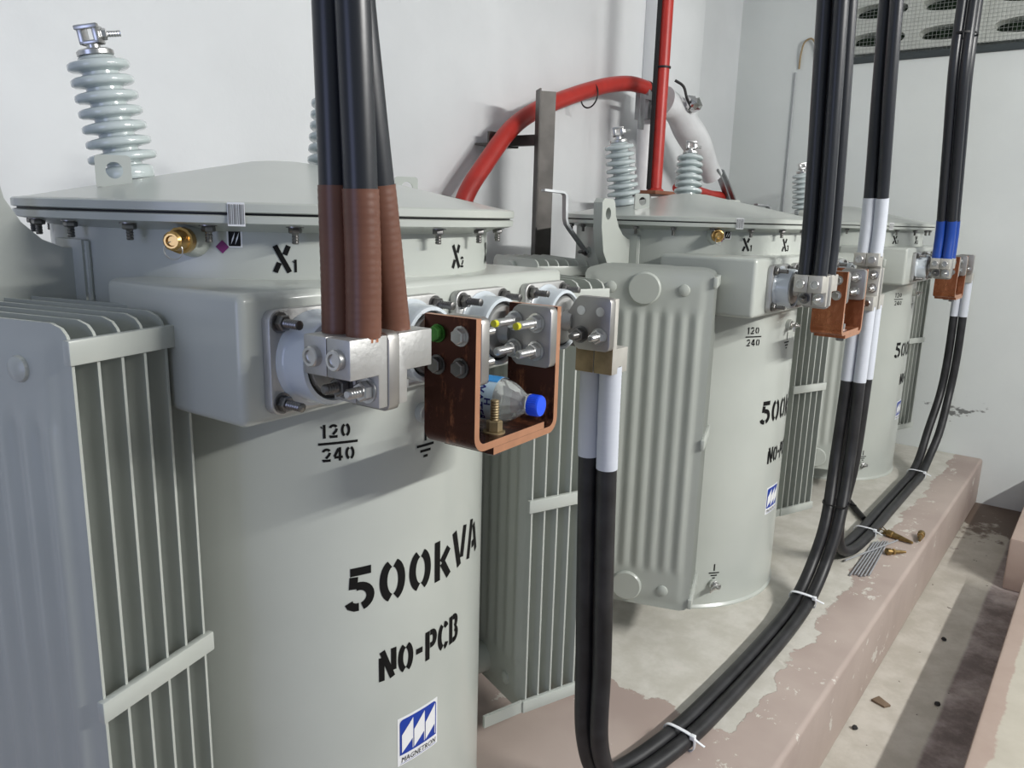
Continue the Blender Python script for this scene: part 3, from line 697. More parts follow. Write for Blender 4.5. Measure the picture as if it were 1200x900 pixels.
# ------------------------------------------------------------------ copper link brackets between the two middle bushings
GC = 'copper link brackets between the bushings'
def jpath(pts, y0, y1, th):   # bent plate following (x, z) points with its thickness to the right of travel
    P = [Vector((a, 0, b)) for a, b in pts]; n = len(P); off = []
    for i in range(n):
        t = (P[min(i+1, n-1)]-P[max(i-1, 0)]).normalized(); off.append(Vector((t.z, 0, -t.x))*th)
    V = []
    for i in range(n):
        for q in (P[i], P[i]+off[i]):
            V += [Vector((q.x, y0, q.z)), Vector((q.x, y1, q.z))]
    F = []
    for i in range(n-1):
        a, b = 4*i, 4*i+4
        F += [(a, b, b+1, a+1), (a+2, a+3, b+3, b+2), (a, a+2, b+2, b), (a+1, b+1, b+3, a+3)]
    F += [(0, 1, 3, 2), (4*n-4, 4*n-2, 4*n-1, 4*n-3)]
    return V, F
def copper_bracket(i, label, face):
    a0 = Vector(((BUSH[1]+BUSH[2])/2, -.4175, .727)); t = thing('copper_bracket', label, 'busbar', loc_of(i, a0), TR[i][1], GC)
    xl = BUSH[1]-a0.x-.0078; xr = BUSH[2]-a0.x+.0078; y0, y1 = -.0395, .034; th = .0088; ztop = .161
    def bend(xc, zc, r, a_0, a_1): return [(xc+r*math.cos(R(a_0+(a_1-a_0)*k/6)), zc+r*math.sin(R(a_0+(a_1-a_0)*k/6))) for k in range(7)]
    # left plate: down, round the corner, along the bottom; its outer skin is at xl-th
    ri = .010
    pl_ = [(xl, ztop), (xl, th+.0002+th+ri)]+bend(xl+ri, th+.0002+th+ri, ri, 180, 270)+[(xr-.022, th+.0002+th)]
    pr_ = [(xl+.028, th), (xr-ri, th)]+bend(xr-ri, th+ri, ri, 270, 360)+[(xr, ztop)]
    for pts in (pl_, pr_):
        V, F = jpath(pts, y0, y1, th); mb = MB(); mb.add(V, F); me = mb.mesh('copper_plate', face, angle=40)
        me.materials.append(M['cu_edge'])
        for pg in me.polygons:
            if abs(pg.normal.y) > .9 or (abs(pg.normal.z) > .9 and pg.center.z > .13*S): pg.material_index = 1
        obj('copper_plate', me, t)
    mb_h = MB().bolt((0, 0, 0), (-1, 0, 0), head=.0090, th=.0085, stud=0, washer=.0115).mesh('bolt_head', M['darksteel'])
    mb_l = MB().bolt((0, 0, 0), (-1, 0, 0), head=.0090, th=.0085, stud=0, washer=.0115).mesh('bolt_head', M['steel'])
    mb_g = MB().bolt((0, 0, 0), (-1, 0, 0), head=.0090, th=.0085, stud=0, washer=.0105).mesh('bolt_head', M['green_paint'])
    zr = (.8675-.727, .832-.727)
    for j, z in enumerate(zr):
        for k, y in enumerate((.014, -.019)):
            me = (mb_g if (j, k) == (0, 0) and i == 0 else mb_l if (j == 0 or i) else mb_h); obj('bolt_head', me, t, (xl-th, y, z))
            # stud ends on the inner sides
            st_m = M['steel']
            obj('stud_end', STUD, t, (xr-.0078-.0078, y, z))
            if i == 0 and j == 0: MB().cyl((xr-.0156-.046, y, z), (xr-.0156-.040, y, z), .0046, 10).build('paint_mark', M['yellow_paint'], t)
            obj('stud_end', STUD_R, t, (xl+.0156+.0002, y, z))
            obj('bolt_head', mb_r, t, (xr+th, y, z))
    MB().bolt((.012+xl*.45, -.020, th+.0002+th), (0, 0, 1), head=.0098, th=.014, stud=.040, sr=.0056, washer=.0135).build('clamp_bolt', M['brown_lug'] if i == 0 else M['steel'], t)
    MB().bolt((.012+xl*.45, -.020, -.0002), (0, 0, -1), head=.0095, th=.008, stud=0, washer=.012).build('bolt_head', M['darksteel'], t)
    MB().bolt((.034, .010, -.0002), (0, 0, -1), head=.0095, th=.008, stud=0, washer=.012).build('bolt_head', M['darksteel'], t)
    return t
STUD = MB().bolt((0, 0, 0), (-1, 0, 0), head=.0100, th=.010, stud=.040, sr=.0056, washer=.0125).mesh('stud_end', M['steel'])
STUD_R = MB().bolt((0, 0, 0), (1, 0, 0), head=.0088, th=.009, stud=.034, sr=.0046, washer=.0115).mesh('stud_end', M['steel'])
mb_r = MB().bolt((0, 0, 0), (1, 0, 0), head=.0090, th=.0085, stud=0, washer=.0115).mesh('bolt_head', M['steel'])
copper_bracket(0, 'dark brown copper bracket holding a water bottle, on the nearest transformer', M['cu_dark'])
copper_bracket(1, 'orange copper bracket below black cables on the middle transformer', M['cu_orange'])
copper_bracket(2, 'orange copper bracket below blue taped cables on the farthest transformer', M['cu_orange'])

# ------------------------------------------------------------------ cable clamps on the outer bushings
GK = 'cable clamps on the bushing terminals'
def clamp_block(mb, x0, s, y0, y1, z_up, z_lo, up=True):   # L-shaped block against a spade face at x0, growing towards s
    th, wd = .012, .048
    if up: poly = [(x0, z_lo), (x0+s*th, z_lo), (x0+s*th, z_up-.037), (x0+s*wd, z_up-.037), (x0+s*wd, z_up), (x0, z_up)]
    else: poly = [(x0, z_up), (x0+s*th, z_up), (x0+s*th, z_lo+.037), (x0+s*wd, z_lo+.037), (x0+s*wd, z_lo), (x0, z_lo)]
    return mb.prism([(x, y0, z) for x, z in poly], (0, y1-y0, 0))
SC_L = MB().lathe([(.0098, 0), (.0098, .006), (.0088, .0072), (.0062, .0072), (.0055, .005), (.0003, .005)], (0, 0, 0), (-1, 0, 0), 20).mesh('clamp_screw', M['steel'])
NUT_L = MB().bolt((0, 0, 0), (-1, 0, 0), head=.0098, th=.010, stud=.027, sr=.0054, washer=.0125).mesh('clamp_nut', M['darksteel'])
NUT_LS = MB().bolt((0, 0, 0), (-1, 0, 0), head=.0098, th=.010, stud=.027, sr=.0054, washer=.0125).mesh('clamp_nut', M['steel'])
NUT_R = MB().bolt((0, 0, 0), (1, 0, 0), head=.0088, th=.010, stud=.012, sr=.0048, washer=.0115).mesh('clamp_nut', M['steel'])
YS = (-.457, -.426, -.395)      # fronts of the two blocks on each side (transformer frame)
def up_clamp(i, bi, label, m, lower=True):
    a0 = Vector((BUSH[bi], -.426, .812)); t = thing('cable_clamp', label, 'cable clamp', loc_of(i, a0), TR[i][1], GK)
    for s in (-1, 1):
        for k in range(2):
            if i == 0 and s == 1 and k == 1: pass
            mb = MB(); clamp_block(mb, s*.0077, s, YS[k]-a0.y+.0004, YS[k+1]-a0.y-.0004, .886-a0.z, .817-a0.z)
            mb.build('clamp_block', m, t, bevel=.0012)
            yc = (YS[k]+YS[k+1])/2-a0.y
            if s < 0:
                obj('clamp_screw', SC_L, t, (-.0557, yc, .867-a0.z)); obj('clamp_nut', NUT_L if k else NUT_LS, t, (-.0197, yc, .833-a0.z))
            else: obj('clamp_nut', NUT_R, t, (.0197, yc, .833-a0.z))
    return t
up_clamp(0, 0, 'grey aluminium cable clamp below the brown taped cables on the nearest transformer', M['alu'])
up_clamp(1, 0, 'pale tinned cable clamp below the untaped black cables on the middle transformer', M['tin'])
up_clamp(2, 0, 'small tinned cable clamp below the blue taped cables at the end wall', M['tin'])
def two_tone(me):
    me.materials.append(M['tin'])
    for pg in me.polygons:
        if abs(pg.normal.x) < .8: pg.material_index = 1
    return me
def down_clamp(i, label, m, both):
    a0 = Vector((BUSH[3], -.426, .776)); t = thing('cable_clamp', label, 'cable clamp', loc_of(i, a0), TR[i][1], GK)
    for s in ((1, -1) if both else (1,)):
        for k in range(2):
            mb = MB(); clamp_block(mb, s*.0077, s, YS[k]-a0.y+.0004, YS[k+1]-a0.y-.0004, .886-a0.z, .776-a0.z, up=False); o_b = mb.build('clamp_block', m, t, bevel=.0012)
            if i == 0: two_tone(o_b.data)
            yc = (YS[k]+YS[k+1])/2-a0.y
            if s < 0:
                mb = MB().box((-.056, YS[k]-a0.y+.0004, .892-a0.z), (-.0082, YS[k+1]-a0.y-.0004, .925-a0.z)); mb.box((-.0200, YS[k]-a0.y+.0004, .8865-a0.z), (-.0082, YS[k+1]-a0.y-.0004, .893-a0.z))
                mb.build('clamp_block', m, t, bevel=.0012); obj('clamp_screw', SC_L, t, (-.056, yc, .908-a0.z)); obj('clamp_screw', SC_L, t, (-.0557, yc, .7955-a0.z))
                obj('clamp_nut', NUT_LS, t, (-.0197, yc, .868-a0.z)); obj('clamp_nut', NUT_LS, t, (-.0197, yc, .833-a0.z))
            elif not both: obj('clamp_nut', NUT_L if k else NUT_LS, t, (-.0078, yc, .833-a0.z))
    return t
hm = MB().lathe([(.0068, 0), (.0068, .0006), (.0045, .0007), (.0003, .0007)], (0, 0, 0), (-1, 0, 0), 18).mesh('bolt_hole', M['steel'])
dc = down_clamp(0, 'brown tarnished lug clamp above white taped cables on the nearest transformer', M['brown_lug'], False)
for yc in (YS[0]+YS[1], YS[1]+YS[2]): obj('bolt_hole', hm, dc, (-.0076, yc/2+.426, .868-.776))
down_clamp(1, 'stacked tinned clamp joining white taped cables above and below, on the middle transformer', M['tin'], True)
down_clamp(2, 'pale lug clamp above the two thin white taped cables at the end wall', M['tin'], False)

# ------------------------------------------------------------------ cables
CR = .0154
def cable(name, label, pts, group, sleeves=(), m=None, r=CR, ties=(), n=10, strands=False, cat='cable'):
    P = spline(pts, n); base = P[0]
    t = thing(name, label, cat, base, 0, group)
    P = [p-base for p in P]
    MB().tube(P, r, 18).build('sheath', m or M['cable'], t)
    L = [0]
    for a, b in zip(P, P[1:]): L.append(L[-1]+(b-a).length)
    def at(s):
        s = max(0, min(L[-1], s))
        for k in range(len(P)-1):
            if L[k+1] >= s: return P[k]+(P[k+1]-P[k])*((s-L[k])/max(1e-9, L[k+1]-L[k]))
        return P[-1]
    for (s0, s1, sm, nm) in sleeves:
        if s0 < 0: s0 = L[-1]+s0
        if s1 <= 0: s1 = L[-1]+s1
        K = max(8, int((s1-s0)/.0022)); Q = [at(s0+(s1-s0)*k/K) for k in range(K+1)]
        # wound tape: each turn overlaps the last by a small step
        MB().tube(Q, (lambda K_: (lambda u: r+.0009+.00035*((u*K_/3.2) % 1)))(K), 18).build(nm, sm, t, angle=60)
    if strands:
        mb = MB(); d = (P[1]-P[0]).normalized()
        for k in range(14):
            a = 2*math.pi*k/14; q = Vector((math.cos(a), math.sin(a), 0))*(r*.93); mb.cyl(q+Vector((0, 0, -.003)), q+Vector((0, 0, .003)), .0018, 6)
        mb.build('copper_strands', M['cu_strand'], t)
    return t
TOP = ZC
gu = 'black cables rising to the ceiling'
def T1p(p): return loc_of(0, p)
b1 = BUSH[0]
yA, yB = YS[1]+.0165, YS[1]-.0160
def upc(i, x, y, lab, top, sl, mid=None, m=None):
    p = loc_of(i, (x, y, .884)); pts = [p, p+Vector((0, 0, .09))]
    if mid: pts += [Vector(q) for q in mid]
    pts += [Vector(top)]; return cable('power_cable', lab, pts, gu, sl, m, strands=(i == 0))
p1 = T1p((b1-.031, yA, 0)); p2 = T1p((b1-.031, yB, 0)); p3 = T1p((b1+.031, yB+.012, 0))
bt = M['brown_tape']
upc(0, b1-.024, yA, 'black cable with brown taped end, leftmost of three on the nearest transformer', (p1.x-.025, p1.y, TOP), [(.0005, .137, bt, 'taped_end')])
upc(0, b1-.024, yB, 'black cable with brown taped end, in front between two others', (p2.x-.055, p2.y+.004, TOP), [(.0005, .134, bt, 'taped_end')])
p = loc_of(0, (b1+.027, yB+.010, .884))
cable('power_cable', 'black cable with brown taped end, rightmost of three and leaning left', [p, (p.x-.013, p.y, .98), (p.x-.030, p.y, 1.10), (p.x-.045, p.y, 1.22), (p.x-.055, p.y, 1.45), (p.x-.057, p.y, TOP)], gu, [(.0005, .140, bt, 'taped_end')], strands=True)
q = loc_of(1, (BUSH[0], 0, 0)); ya, yb = q.y+yA, q.y+yB
upc(1, b1-.031, yA, 'untaped black cable, leftmost of the thick bundle on the middle transformer', (q.x-.031-.20, ya, TOP), [])
upc(1, b1-.031, yB, 'untaped black cable, in front of the thick bundle on the middle transformer', (q.x-.031-.21, yb, TOP), [])
upc(1, b1+.031, yB, 'untaped black cable, rightmost of the thick bundle on the middle transformer', (q.x+.031-.23, yb, TOP), [])
upc(1, b1+.031, yA, 'untaped black cable mostly hidden behind the bundle on the middle transformer', (q.x+.031-.22, ya, TOP), [])
q = loc_of(2, (b1-.031, 0, 0))
for y, ox, lab in ((yA, -.031, 'black cable with blue taped end at the end wall, leftmost of its bundle'), (yB, -.031, 'black cable with blue taped end at the end wall, in front of its bundle'), (yA, .031, 'black cable with blue taped end at the end wall, hidden behind its bundle'), (yB, .031, 'black cable with blue taped end at the end wall, rightmost of its bundle')):
    q = loc_of(2, (b1+ox, 0, 0)); yy = q.y+y; upc(2, b1+ox, y, lab, (q.x-.17, yy, TOP), [(.0005, .135, M['blue_tape'], 'taped_end')], [(q.x-.035, yy, 1.07), (q.x-.105, yy, 1.28), (q.x-.175, yy, 1.50), (q.x-.18, yy, 1.72)])
# white taped neutral cables rising from the middle transformer
b4 = BUSH[3]; q = loc_of(1, (b4-.034, 0, .922))
for y, lab, dx in ((yA-.003, 'black cable with white taped end rising, left one of the pair', .20), (yB-.001, 'black cable with white taped end rising, right one of the pair', .27)):
    p = Vector((q.x, q.y+y, .915))
    cable('power_cable', lab, [p, p+Vector((0, 0, .10)), (p.x-dx*.33, p.y, 1.45), (p.x-dx*.8, p.y, TOP)], gu, [(.002, .150, M['white_tape'], 'taped_end')])
# jumpers along the floor
gj = 'jumper cables looping over the plinth'
wt = M['white_tape']
for k, lab in ((0, 'black jumper cable with white taped ends from nearest to middle transformer, back one of two'), (1, 'black jumper cable with white taped ends from nearest to middle transformer, front one of two')):
    y_ = (yA, yB)[k]; a = T1p((b4+.032, y_, .786)); e = loc_of(1, (b4-.032, y_, .786)); o_ = (.0162, -.0162)[k]; oz = (0, 0)[k]; fx = .018*k
    pts = [a, a+Vector((.003, 0, -.12)), a+Vector((.012, 0, -.30)), a+Vector((.024, 0, -.50)), (a.x+.036-fx*.3, a.y-.001, .13), (a.x+.068, a.y-.006, .050), (1.10, .578+o_, .019), (1.267, .548+o_, .0165), (1.45, .538+o_, .0165), (1.72, .535+o_, .0165), (1.90, .538+o_, .020), (1.985, .539+o_, .037),
           (2.065, .536+o_, .092), (2.125, .530+o_, .19), (e.x-.006, e.y+.004*(1-k), .36), (e.x-.002, e.y, .58), e]
    cable('jumper_cable', lab, pts, gj, [(.0005, .145+.015*k, wt, 'taped_end'), (-.205, -.0005, wt, 'taped_end')], M['cable_dusty'])
for k, lab in ((0, 'black jumper cable with white taped end by the end wall, left one of two'), (1, 'black jumper cable with white taped end by the end wall, right one of two')):
    y_ = (yA, yB)[k]; a = loc_of(2, (b4+.032, y_, .786)); e = loc_of(1, (b4+.032, y_, .786)); o_ = (.0162, -.0162)[k]
    pts = [a, a+Vector((0, 0, -.14)), a+Vector((0, 0, -.34)), (a.x-.012, a.y+.006, .31), (3.545, .530+o_*1.3, .16), (3.46, .538+o_, .065), (3.363, .541+o_, .022), (3.20, .543+o_, .0165), (2.85, .543+o_, .0165), (2.55, .543+o_, .0165), (2.40, .553+o_, .022), (2.315, .560+o_, .06), (2.262, .556+o_*.8, .15), (e.x+.012, e.y+.008, .32), (e.x+.003, e.y, .55), e]
    cable('jumper_cable', lab, pts, gj, [(.0005, .15, wt, 'taped_end'), (-.205, -.0005, wt, 'taped_end')], M['cable_dusty'])
# cable ties
def tie(c, ax, label, m=None, w_=.034, h_=.0185, tail=True, wd=.0075):
    ax = Vector(ax).normalized(); up = Vector((0, 0, 1)); up = (up-ax*up.dot(ax)).normalized(); sd = ax.cross(up); c = Vector(c)
    P = [c+sd*(w_*math.copysign(abs(math.cos(a))**.55, math.cos(a)))+up*(h_*math.copysign(abs(math.sin(a))**.55, math.sin(a))) for a in [2*math.pi*k/36 for k in range(37)]]
    t = thing('cable_tie', label, 'cable tie', c-Vector((0, 0, h_)), 0, 'cable ties'); b_ = c-Vector((0, 0, h_))
    MB().strap([p-b_ for p in P], ax, wd, .0016).build('band', m or M['white_tie'], t)
    hp = c-sd*(w_-.002)+up*.0
    mb = MB(); A = c+sd*(w_*.86)*(-1 if sd.y > 0 else 1)+up*(h_*.75)-b_
    mb.box((A.x-.005, A.y-.005, A.z-.004), (A.x+.005, A.y+.005, A.z+.005)); mb.build('lock_head', m or M['white_tie'], t, bevel=.001)
    if tail:
        s_ = -1 if sd.y > 0 else 1
        B = A+sd*s_*.018; MB().strap([A, A+sd*s_*.012+up*-.004, A+sd*s_*.024+up*-.010+ax*.004], ax, .005, .0012).build('tail', m or M['white_tie'], t)
tie((1.267, .547, .0165), (1, -.09, 0), 'white cable tie around the floor cables nearest the viewer')
tie((1.965, .538, .033), (1, 0, .22), 'white cable tie where the floor cables rise to the middle transformer')
tie((2.60, .543, .0165), (1, 0, 0), 'white cable tie beside the grey welding rods')
tie((3.363, .541, .022), (1, 0, .1), 'white cable tie where the farthest floor cables rise')
q = loc_of(2, (b1, yB+.016, 0)); rp = [(q.x-.178+.052*math.cos(2*math.pi*k/30), q.y+.036*math.sin(2*math.pi*k/30), 1.60) for k in range(31)]
tag(MB().strap(rp, (0, 0, 1), .006, .002).build('cable_tie', M['gasket']), 'black cable tie high around the farthest bundle of black cables', 'cable tie')
tie((2.148, .531, .25), (-.2, 0, 1), 'black cable tie around the lower ends of the middle transformer cables', M['gasket'], .033, .019, True, .004)

# ------------------------------------------------------------------ water bottle lying in the copper bracket
bc0 = loc_of(0, (-.014, -.4185, .7449)); bot = thing('water_bottle', 'small clear plastic water bottle with blue cap lying in the dark copper bracket', 'bottle', bc0, R(2+6))
ax = (0, -1, 0); rb = .0280
prof = [(.0003, .002), (.012, .003), (.021, .0005), (.0255, .004), (rb, .010), (rb, .020), (rb-.0016, .022), (rb-.0016, .026), (rb, .028), (rb, .066), (rb-.0014, .068), (rb-.0014, .070), (rb+.0002, .072), (rb+.0004, .080), (rb-.001, .087), (.0245, .095), (.0195, .104), (.0148, .111), (.0122, .115), (.0112, .118), (.0112, .1195), (.0132, .120), (.0132, .1215), (.0108, .122), (.0108, .127)]
bo = Vector((0, .083, rb+.0006))
NB = 48; V = []; F = []
for (r, z) in prof:                     # moulded panels: shallow vertical flutes on the shoulder and lower body
    for k in range(NB):
        a = 2*math.pi*k/NB; dr = 0
        if .072 < z < .112 or .002 < z < .021: dr = -.0013*abs(math.sin(a*6))**.6*(1 if r > .014 else 0)
        V.append(bo+Vector((math.cos(a)*(r+dr), -z, math.sin(a)*(r+dr))))
for i_ in range(len(prof)-1):
    for k in range(NB): F.append((i_*NB+k, i_*NB+(k+1) % NB, (i_+1)*NB+(k+1) % NB, (i_+1)*NB+k))
MB().add(V, F).build('body', M['pet'], bot, angle=40)
MB().lathe([(.0118, .1220), (.0128, .1226), (.0128, .1365), (.0120, .1378), (.0003, .1380)], bo, ax, 36).build('cap', M['cap_blue'], bot)
cr = MB()
for k in range(30):
    a = 2*math.pi*k/30; c_ = Vector((math.cos(a)*.0128, 0, math.sin(a)*.0128))+bo; cr.cyl(c_+Vector((0, -.1240, 0)), c_+Vector((0, -.1358, 0)), .0005, 5)
cr.build('cap_ridges', M['cap_blue'], bot)
def lbl(a0, a1, z0, z1, r, m, nm, n=16):
    mb = MB(); V = []; F = []
    for k in range(n+1):
        a = R(a0+(a1-a0)*k/n); V += [bo+Vector((math.cos(a)*r, -z0, math.sin(a)*r)), bo+Vector((math.cos(a)*r, -z1, math.sin(a)*r))]
    F = [(2*k, 2*k+1, 2*k+3, 2*k+2) for k in range(n)]; mb.add(V, F); return mb.build(nm, m, bot)
lbl(60, 235, .029, .084, rb+.0005, M['label'], 'label', 24)
lbl(72, 120, .050, .0835, rb+.0009, M['label_blue'], 'label_band', 14)
lbl(192, 222, .050, .068, rb+.0009, M['label_green'], 'label_stripe', 10)
def onb(u, v):   # letters running round the bottle, tops towards the cap
    a = R(122)+u/rb; r = rb+.0012; return bo+Vector((math.cos(a)*r, -.0655-v, math.sin(a)*r))
font_mb('WATER', .0150, lambda u, v: onb(u, v-.004), .0003).build('label_lettering', M['navy'], bot)
font_mb('H', .0120, lambda u, v: onb(u+.021, v+.0085), .0003).build('label_lettering', M['navy'], bot)

# ------------------------------------------------------------------ things on and by the back wall
Yc = 1.56
pts = [(1.71, Yc, .80), (1.735, Yc, .93), (1.767, Yc, 1.042), (1.861, Yc, 1.149), (1.98, Yc, 1.258), (2.09, Yc, 1.318), (2.205, Yc, 1.361), (2.40, Yc, 1.423), (2.55, Yc, 1.462), (2.68, Yc-.01, 1.482), (2.785, Yc-.02, 1.478)]
rc = cable('red_cable', 'thick red cable arching along the white wall behind the dark steel post', pts, None, [(-.012, -.0005, M['gasket'], 'black_end')], M['red'], r=.027, cat='cable')
rg = MB(); c0 = Vector((2.41, Yc, 1.426)); 
P = [c0+Vector((.006*math.sin(a), .034*math.cos(a), -.018+.042*math.sin(a))) for a in [2*math.pi*k/30 for k in range(31)]]
o = rg.tube(P, .0028, 6, cap=False).build('cable_tie', M['gasket'], None); tag(o, 'loose black cable tie hanging round the red arching cable', 'cable tie')
t = thing('steel_post', 'dark raw steel angle post standing before the white wall', 'post', (2.005, 1.47, 0))
d1 = Vector((-.83, -.15, 0)); 
LA = MB(); a_, th = .056, .006
def vert(p): return Vector((p[0], p[1], 0))
pA, pB, pC = Vector((-.034, -.020, 0)), Vector((.0, .020, 0)), Vector((.052, -.016, 0))
def legp(p, q_, nrm): mb = MB(); n_ = Vector(nrm)*th; mb.prism([p, q_, q_+n_, p+n_], (0, 0, 1.366)); return mb
legp(pA, pB, (.6, -.5, 0)).build('angle_leg', M['iron'], t); legp(pB, pC, (-.5, -.7, 0)).build('angle_leg', M['iron'], t)
ar = MB(); ar.box((-.088, .128, 1.205), (.06, .134, 1.245)); ar.box((-.088, .128, 1.205), (.06, .185, 1.211)); ar.build('side_arm', M['iron'], t)
MB().box((.010, .015, 1.208), (.034, .130, 1.240)).build('side_arm', M['iron'], t)
MB().box((-.05, -.05, 0), (.07, .05, .008)).build('base_plate', M['iron'], t)
# small grey hanging strap and junction box where the red cable ends
t = thing('wall_bracket', 'small grey steel strap hanging under the end of the red arching cable', 'bracket', (2.675, 1.50, 1.318))
MB().box((-.022, -.004, 0), (.018, .002, .125)).build('strap', M['galv'], t, bevel=.001); MB().box((-.022, .002, .112), (.105, .010, .125)).build('arm', M['galv'], t)
t = thing('white_conduit', 'white vertical conduit with grey box on top beside the red vertical cable', 'conduit', (2.80, 1.545, 0))
MB().cyl((0, 0, 0), (0, 0, 1.365), .034, 24).build('pipe', M['white_wrap'], t); MB().box((-.045, -.028, 1.365), (.035, .030, 1.485)).build('junction_box', M['galv'], t, bevel=.002)
MB().tube(spline([(-.01, -.034, 1.45), (.0, -.045, 1.41), (.012, -.040, 1.37), (.014, -.037, 1.33)]), .005, 8).build('white_lead', M['white_tie'], t)
# red vertical cable with brown board at its foot
t = thing('red_riser', 'red vertical cable rising behind the middle transformer', 'cable', (2.632, 1.40, 0))
MB().cyl((0, 0, 1.0935), (0, 0, TOP), .0225, 24).build('sheath', M['red'], t)
MB().lathe([(.0235, 0), (.0275, .001), (.0275, .007), (.0235, .008)], (0, 0, 1.515), (0, 0, 1), 20).build('tie_band', M['gasket'], t)
MB().box((-.032, .006, 1.10), (-.024, .020, TOP)).build('shade_strip', M['gasket'], t)  # black strip stands in for the shadow down the cable's left side
MB().lathe([(.024, 1.0935), (.030, 1.094), (.030, 1.099), (.0235, 1.104)], n=24, close=False).build('foot_collar', M['red'], t)
t = thing('support_board', 'brown board with red edge sticker behind the middle transformer lid', 'board', (2.82, 1.46, 0))
MB().box((-.315, -.13, 1.080), (.10, .035, 1.093)).build('board', M['phenolic'], t, bevel=.002)
MB().box((-.22, -.02, 0), (-.18, .02, 1.080)).build('leg', M['iron'], t); MB().box((.04, -.02, 0), (.08, .02, 1.080)).build('leg', M['iron'], t)
cable('red_cable', 'short red cable lying flat behind the middle transformer lid', [(2.78, 1.39, 1.1125), (2.90, 1.39, 1.1125), (3.10, 1.40, 1.100), (3.27, 1.40, 1.085), (3.31, 1.40, 1.03), (3.31, 1.40, .9)], None, [], M['red'], r=.017)
# white wrapped termination with foil and metal prongs
t = thing('wrapped_termination', 'white wrapped cable end with crumpled foil leaning against the wall', 'cable end', (2.76, 1.43, 1.40))
P = spline([(-.02, .02, .02), (.05, .0, .0), (.14, -.005, -.055), (.24, -.01, -.115), (.32, -.015, -.175), (.375, -.02, -.225)], 8)
MB().tube(P, lambda u: .058-.006*math.sin(u*9)-.012*u, 20).build('wrapping', M['white_wrap'], t)
fo = MB().lathe([(.0005, -.02), (.02, -.018), (.034, -.008), (.038, .006), (.028, .02), (.012, .028), (.0005, .03)], (.052, -.062, .012), (.4, -.3, 1), 14)
for v in fo.v: v += Vector((random.uniform(-.006, .006), random.uniform(-.006, .006), random.uniform(-.006, .006)))
fo.build('foil', M['foil'], t, angle=5)
for dx in (-.018, .034):
    MB().strap([(.355+dx, -.05, -.20), (.42+dx, -.05, -.245), (.56+dx*1.2, -.05, -.36)], (.3, 1, .2), .03, .006).build('prong', M['galv'], t)
MB().tube(spline([(-.03, -.03, .09), (-.01, -.055, .07), (.005, -.065, .03), (.03, -.07, .005)]), .005, 8).build('black_lead', M['gasket'], t)
# earth wire on the end wall
t = thing('earth_wire', 'thin grey wire running down the end wall', 'wire', (XW, 1.366, 0))
MB().cyl((-.006, 0, .55), (-.006, .004, 1.686), .0042, 10).build('wire', M['conduit'], t)
o = MB().tube(spline([(XW-.004, 1.357, 1.700), (XW-.012, 1.352, 1.765), (XW-.016, 1.337, 1.815), (XW-.016, 1.310, 1.826), (XW-.014, 1.288, 1.800), (XW-.005, 1.279, 1.72)]), .0042, 8).build('wire_loop', M['wire_tan'])
tag(o, 'tan wire loop arching on the end wall beside the vent', 'wire')
# black earth conductor on the plinth
o = MB().tube(spline([(3.08, .785, .010), (2.95, .705, .010), (2.742, .58, .010)]), .0095, 10).build('earth_conductor', M['gasket'])
tag(o, 'thin black conductor lying on the plinth toward the farthest transformer', 'cable')

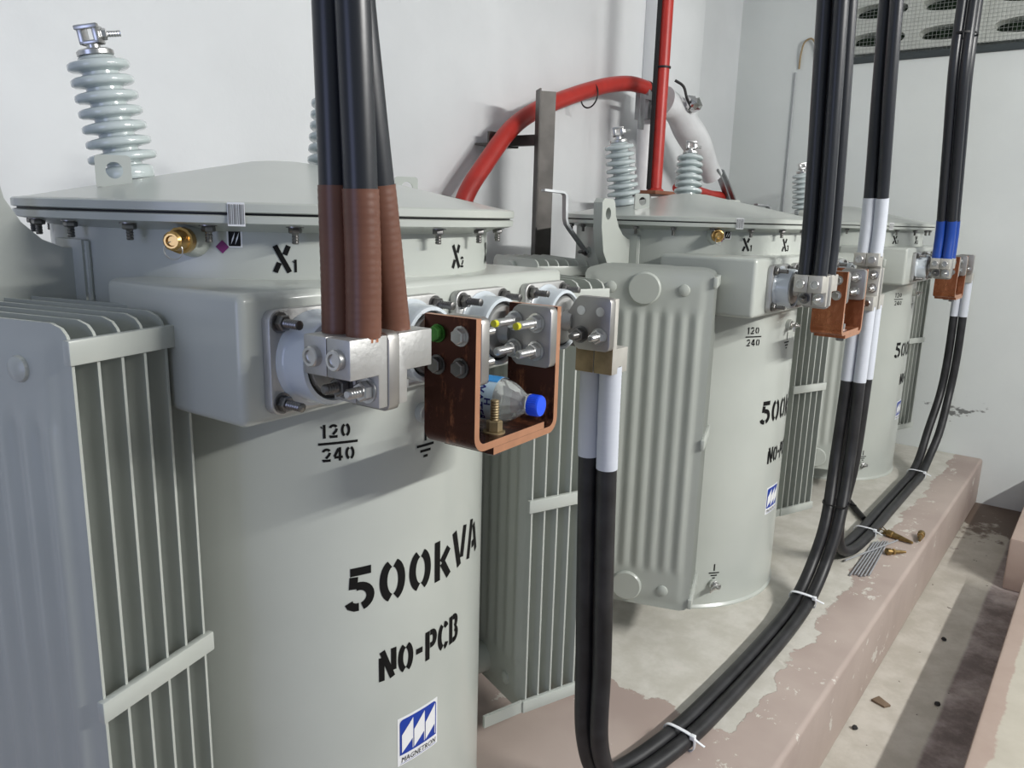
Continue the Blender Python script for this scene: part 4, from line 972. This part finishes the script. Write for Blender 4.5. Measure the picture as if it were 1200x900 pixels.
# ------------------------------------------------------------------ litter on the plinth and in the trench
def anchor(p, q_, label, r, style):
    p, q_ = Vector(p), Vector(q_); L = (q_-p).length; d = (q_-p).normalized(); t = thing('brass_anchor', label, 'anchor', p+Vector((0, 0, -r)), 0, 'brass anchors on the plinth')
    o = Vector((0, 0, r))
    if style == 0:
        MB().lathe([(r*.55, 0), (r*.6, L*.10), (r, L*.12), (r, L*.30), (r*.8, L*.32), (r*.75, L*.5), (r*.35, L*.97), (r*.1, L)], o, d, 14).build('body', M['bronze'], t)
        mb = MB()
        for k in range(4): a = k*1.6; e = d.orthogonal().normalized(); f = d.cross(e); v = e*math.cos(a)+f*math.sin(a); mb.cyl(o+d*L*.10+v*r*.4, o-d*L*.12+v*r*1.1, r*.14, 6)
        mb.build('splayed_leaf', M['bronze'], t)
    else:
        MB().lathe([(r*.7, 0), (r, L*.05), (r, L*.22), (r*.5, L*.26), (r*.5, L*.34), (r*.62, L*.36), (r*.5, L*.8), (r*.4, L*.85), (r*.35, L)], o, d, 14).build('body', M['bronze'], t)
        MB().lathe([(r*.9, 0), (r*.9, L*.08)], o+d*L*.36, d, 6).build('nut', M['brass'], t)
    return t
anchor((2.663, .498, .012), (2.638, .405, .007), 'long pointed brass anchor with splayed end lying on pink paint', .0125, 0)
anchor((2.498, .455, .011), (2.544, .408, .008), 'shorter brass anchor lying nearest to the grey rods', .011, 1)
anchor((2.735, .400, .012), (2.665, .392, .011), 'stubby brass anchor lying nearest the plinth edge', .0115, 1)
for k in range(6):
    x0, y0 = 2.575+.006*k+random.uniform(-.008, .008), .505-.0065*k; x1, y1 = 2.275+.004*k+random.uniform(-.01, .01), .497-.0085*k
    o = MB().tube([(x0, y0, .004), ((x0+x1)/2, (y0+y1)/2, .004), (x1, y1, .004)], .0024, 8).build('welding_rod', M['rod'])
    tag(o, 'thin grey welding rod in the small row lying on the plinth', 'rod', 'welding rods in a row')
o = MB().cyl((2.351, .535, .0085), (2.625, .448, .0085), .0026, 8).build('welding_rod', M['rod']); tag(o, 'thin grey welding rod lying across the row of others', 'rod')
o = MB().prism([(2.006, .352, ZF), (2.035, .340, ZF), (2.012, .306, ZF), (1.995, .318, ZF)], (0, 0, .006)).build('wood_chip', M['wood'], None, bevel=.001); tag(o, 'small brown wood chip on the lit trench floor', 'wood chip')
for k, (x, y) in enumerate(((1.859, .353), (2.47, .262), (2.10, .215))):
    pb = MB().lathe([(.0003, 0), (.006, .001), (.0075, .004), (.005, .008), (.0003, .009)], (x, y, ZF), (0, 0, 1), 9)
    for v in pb.v: v += Vector((random.uniform(-.0012, .0012), random.uniform(-.0012, .0012), 0))
    tag(pb.build('pebble', M['stone']), ('dark pebble on the lit trench floor near the plinth', 'dark pebble on the shadow edge in the far trench', 'dark pebble in the trench shadow beside the kerb')[k], 'pebble', 'pebbles in the trench')
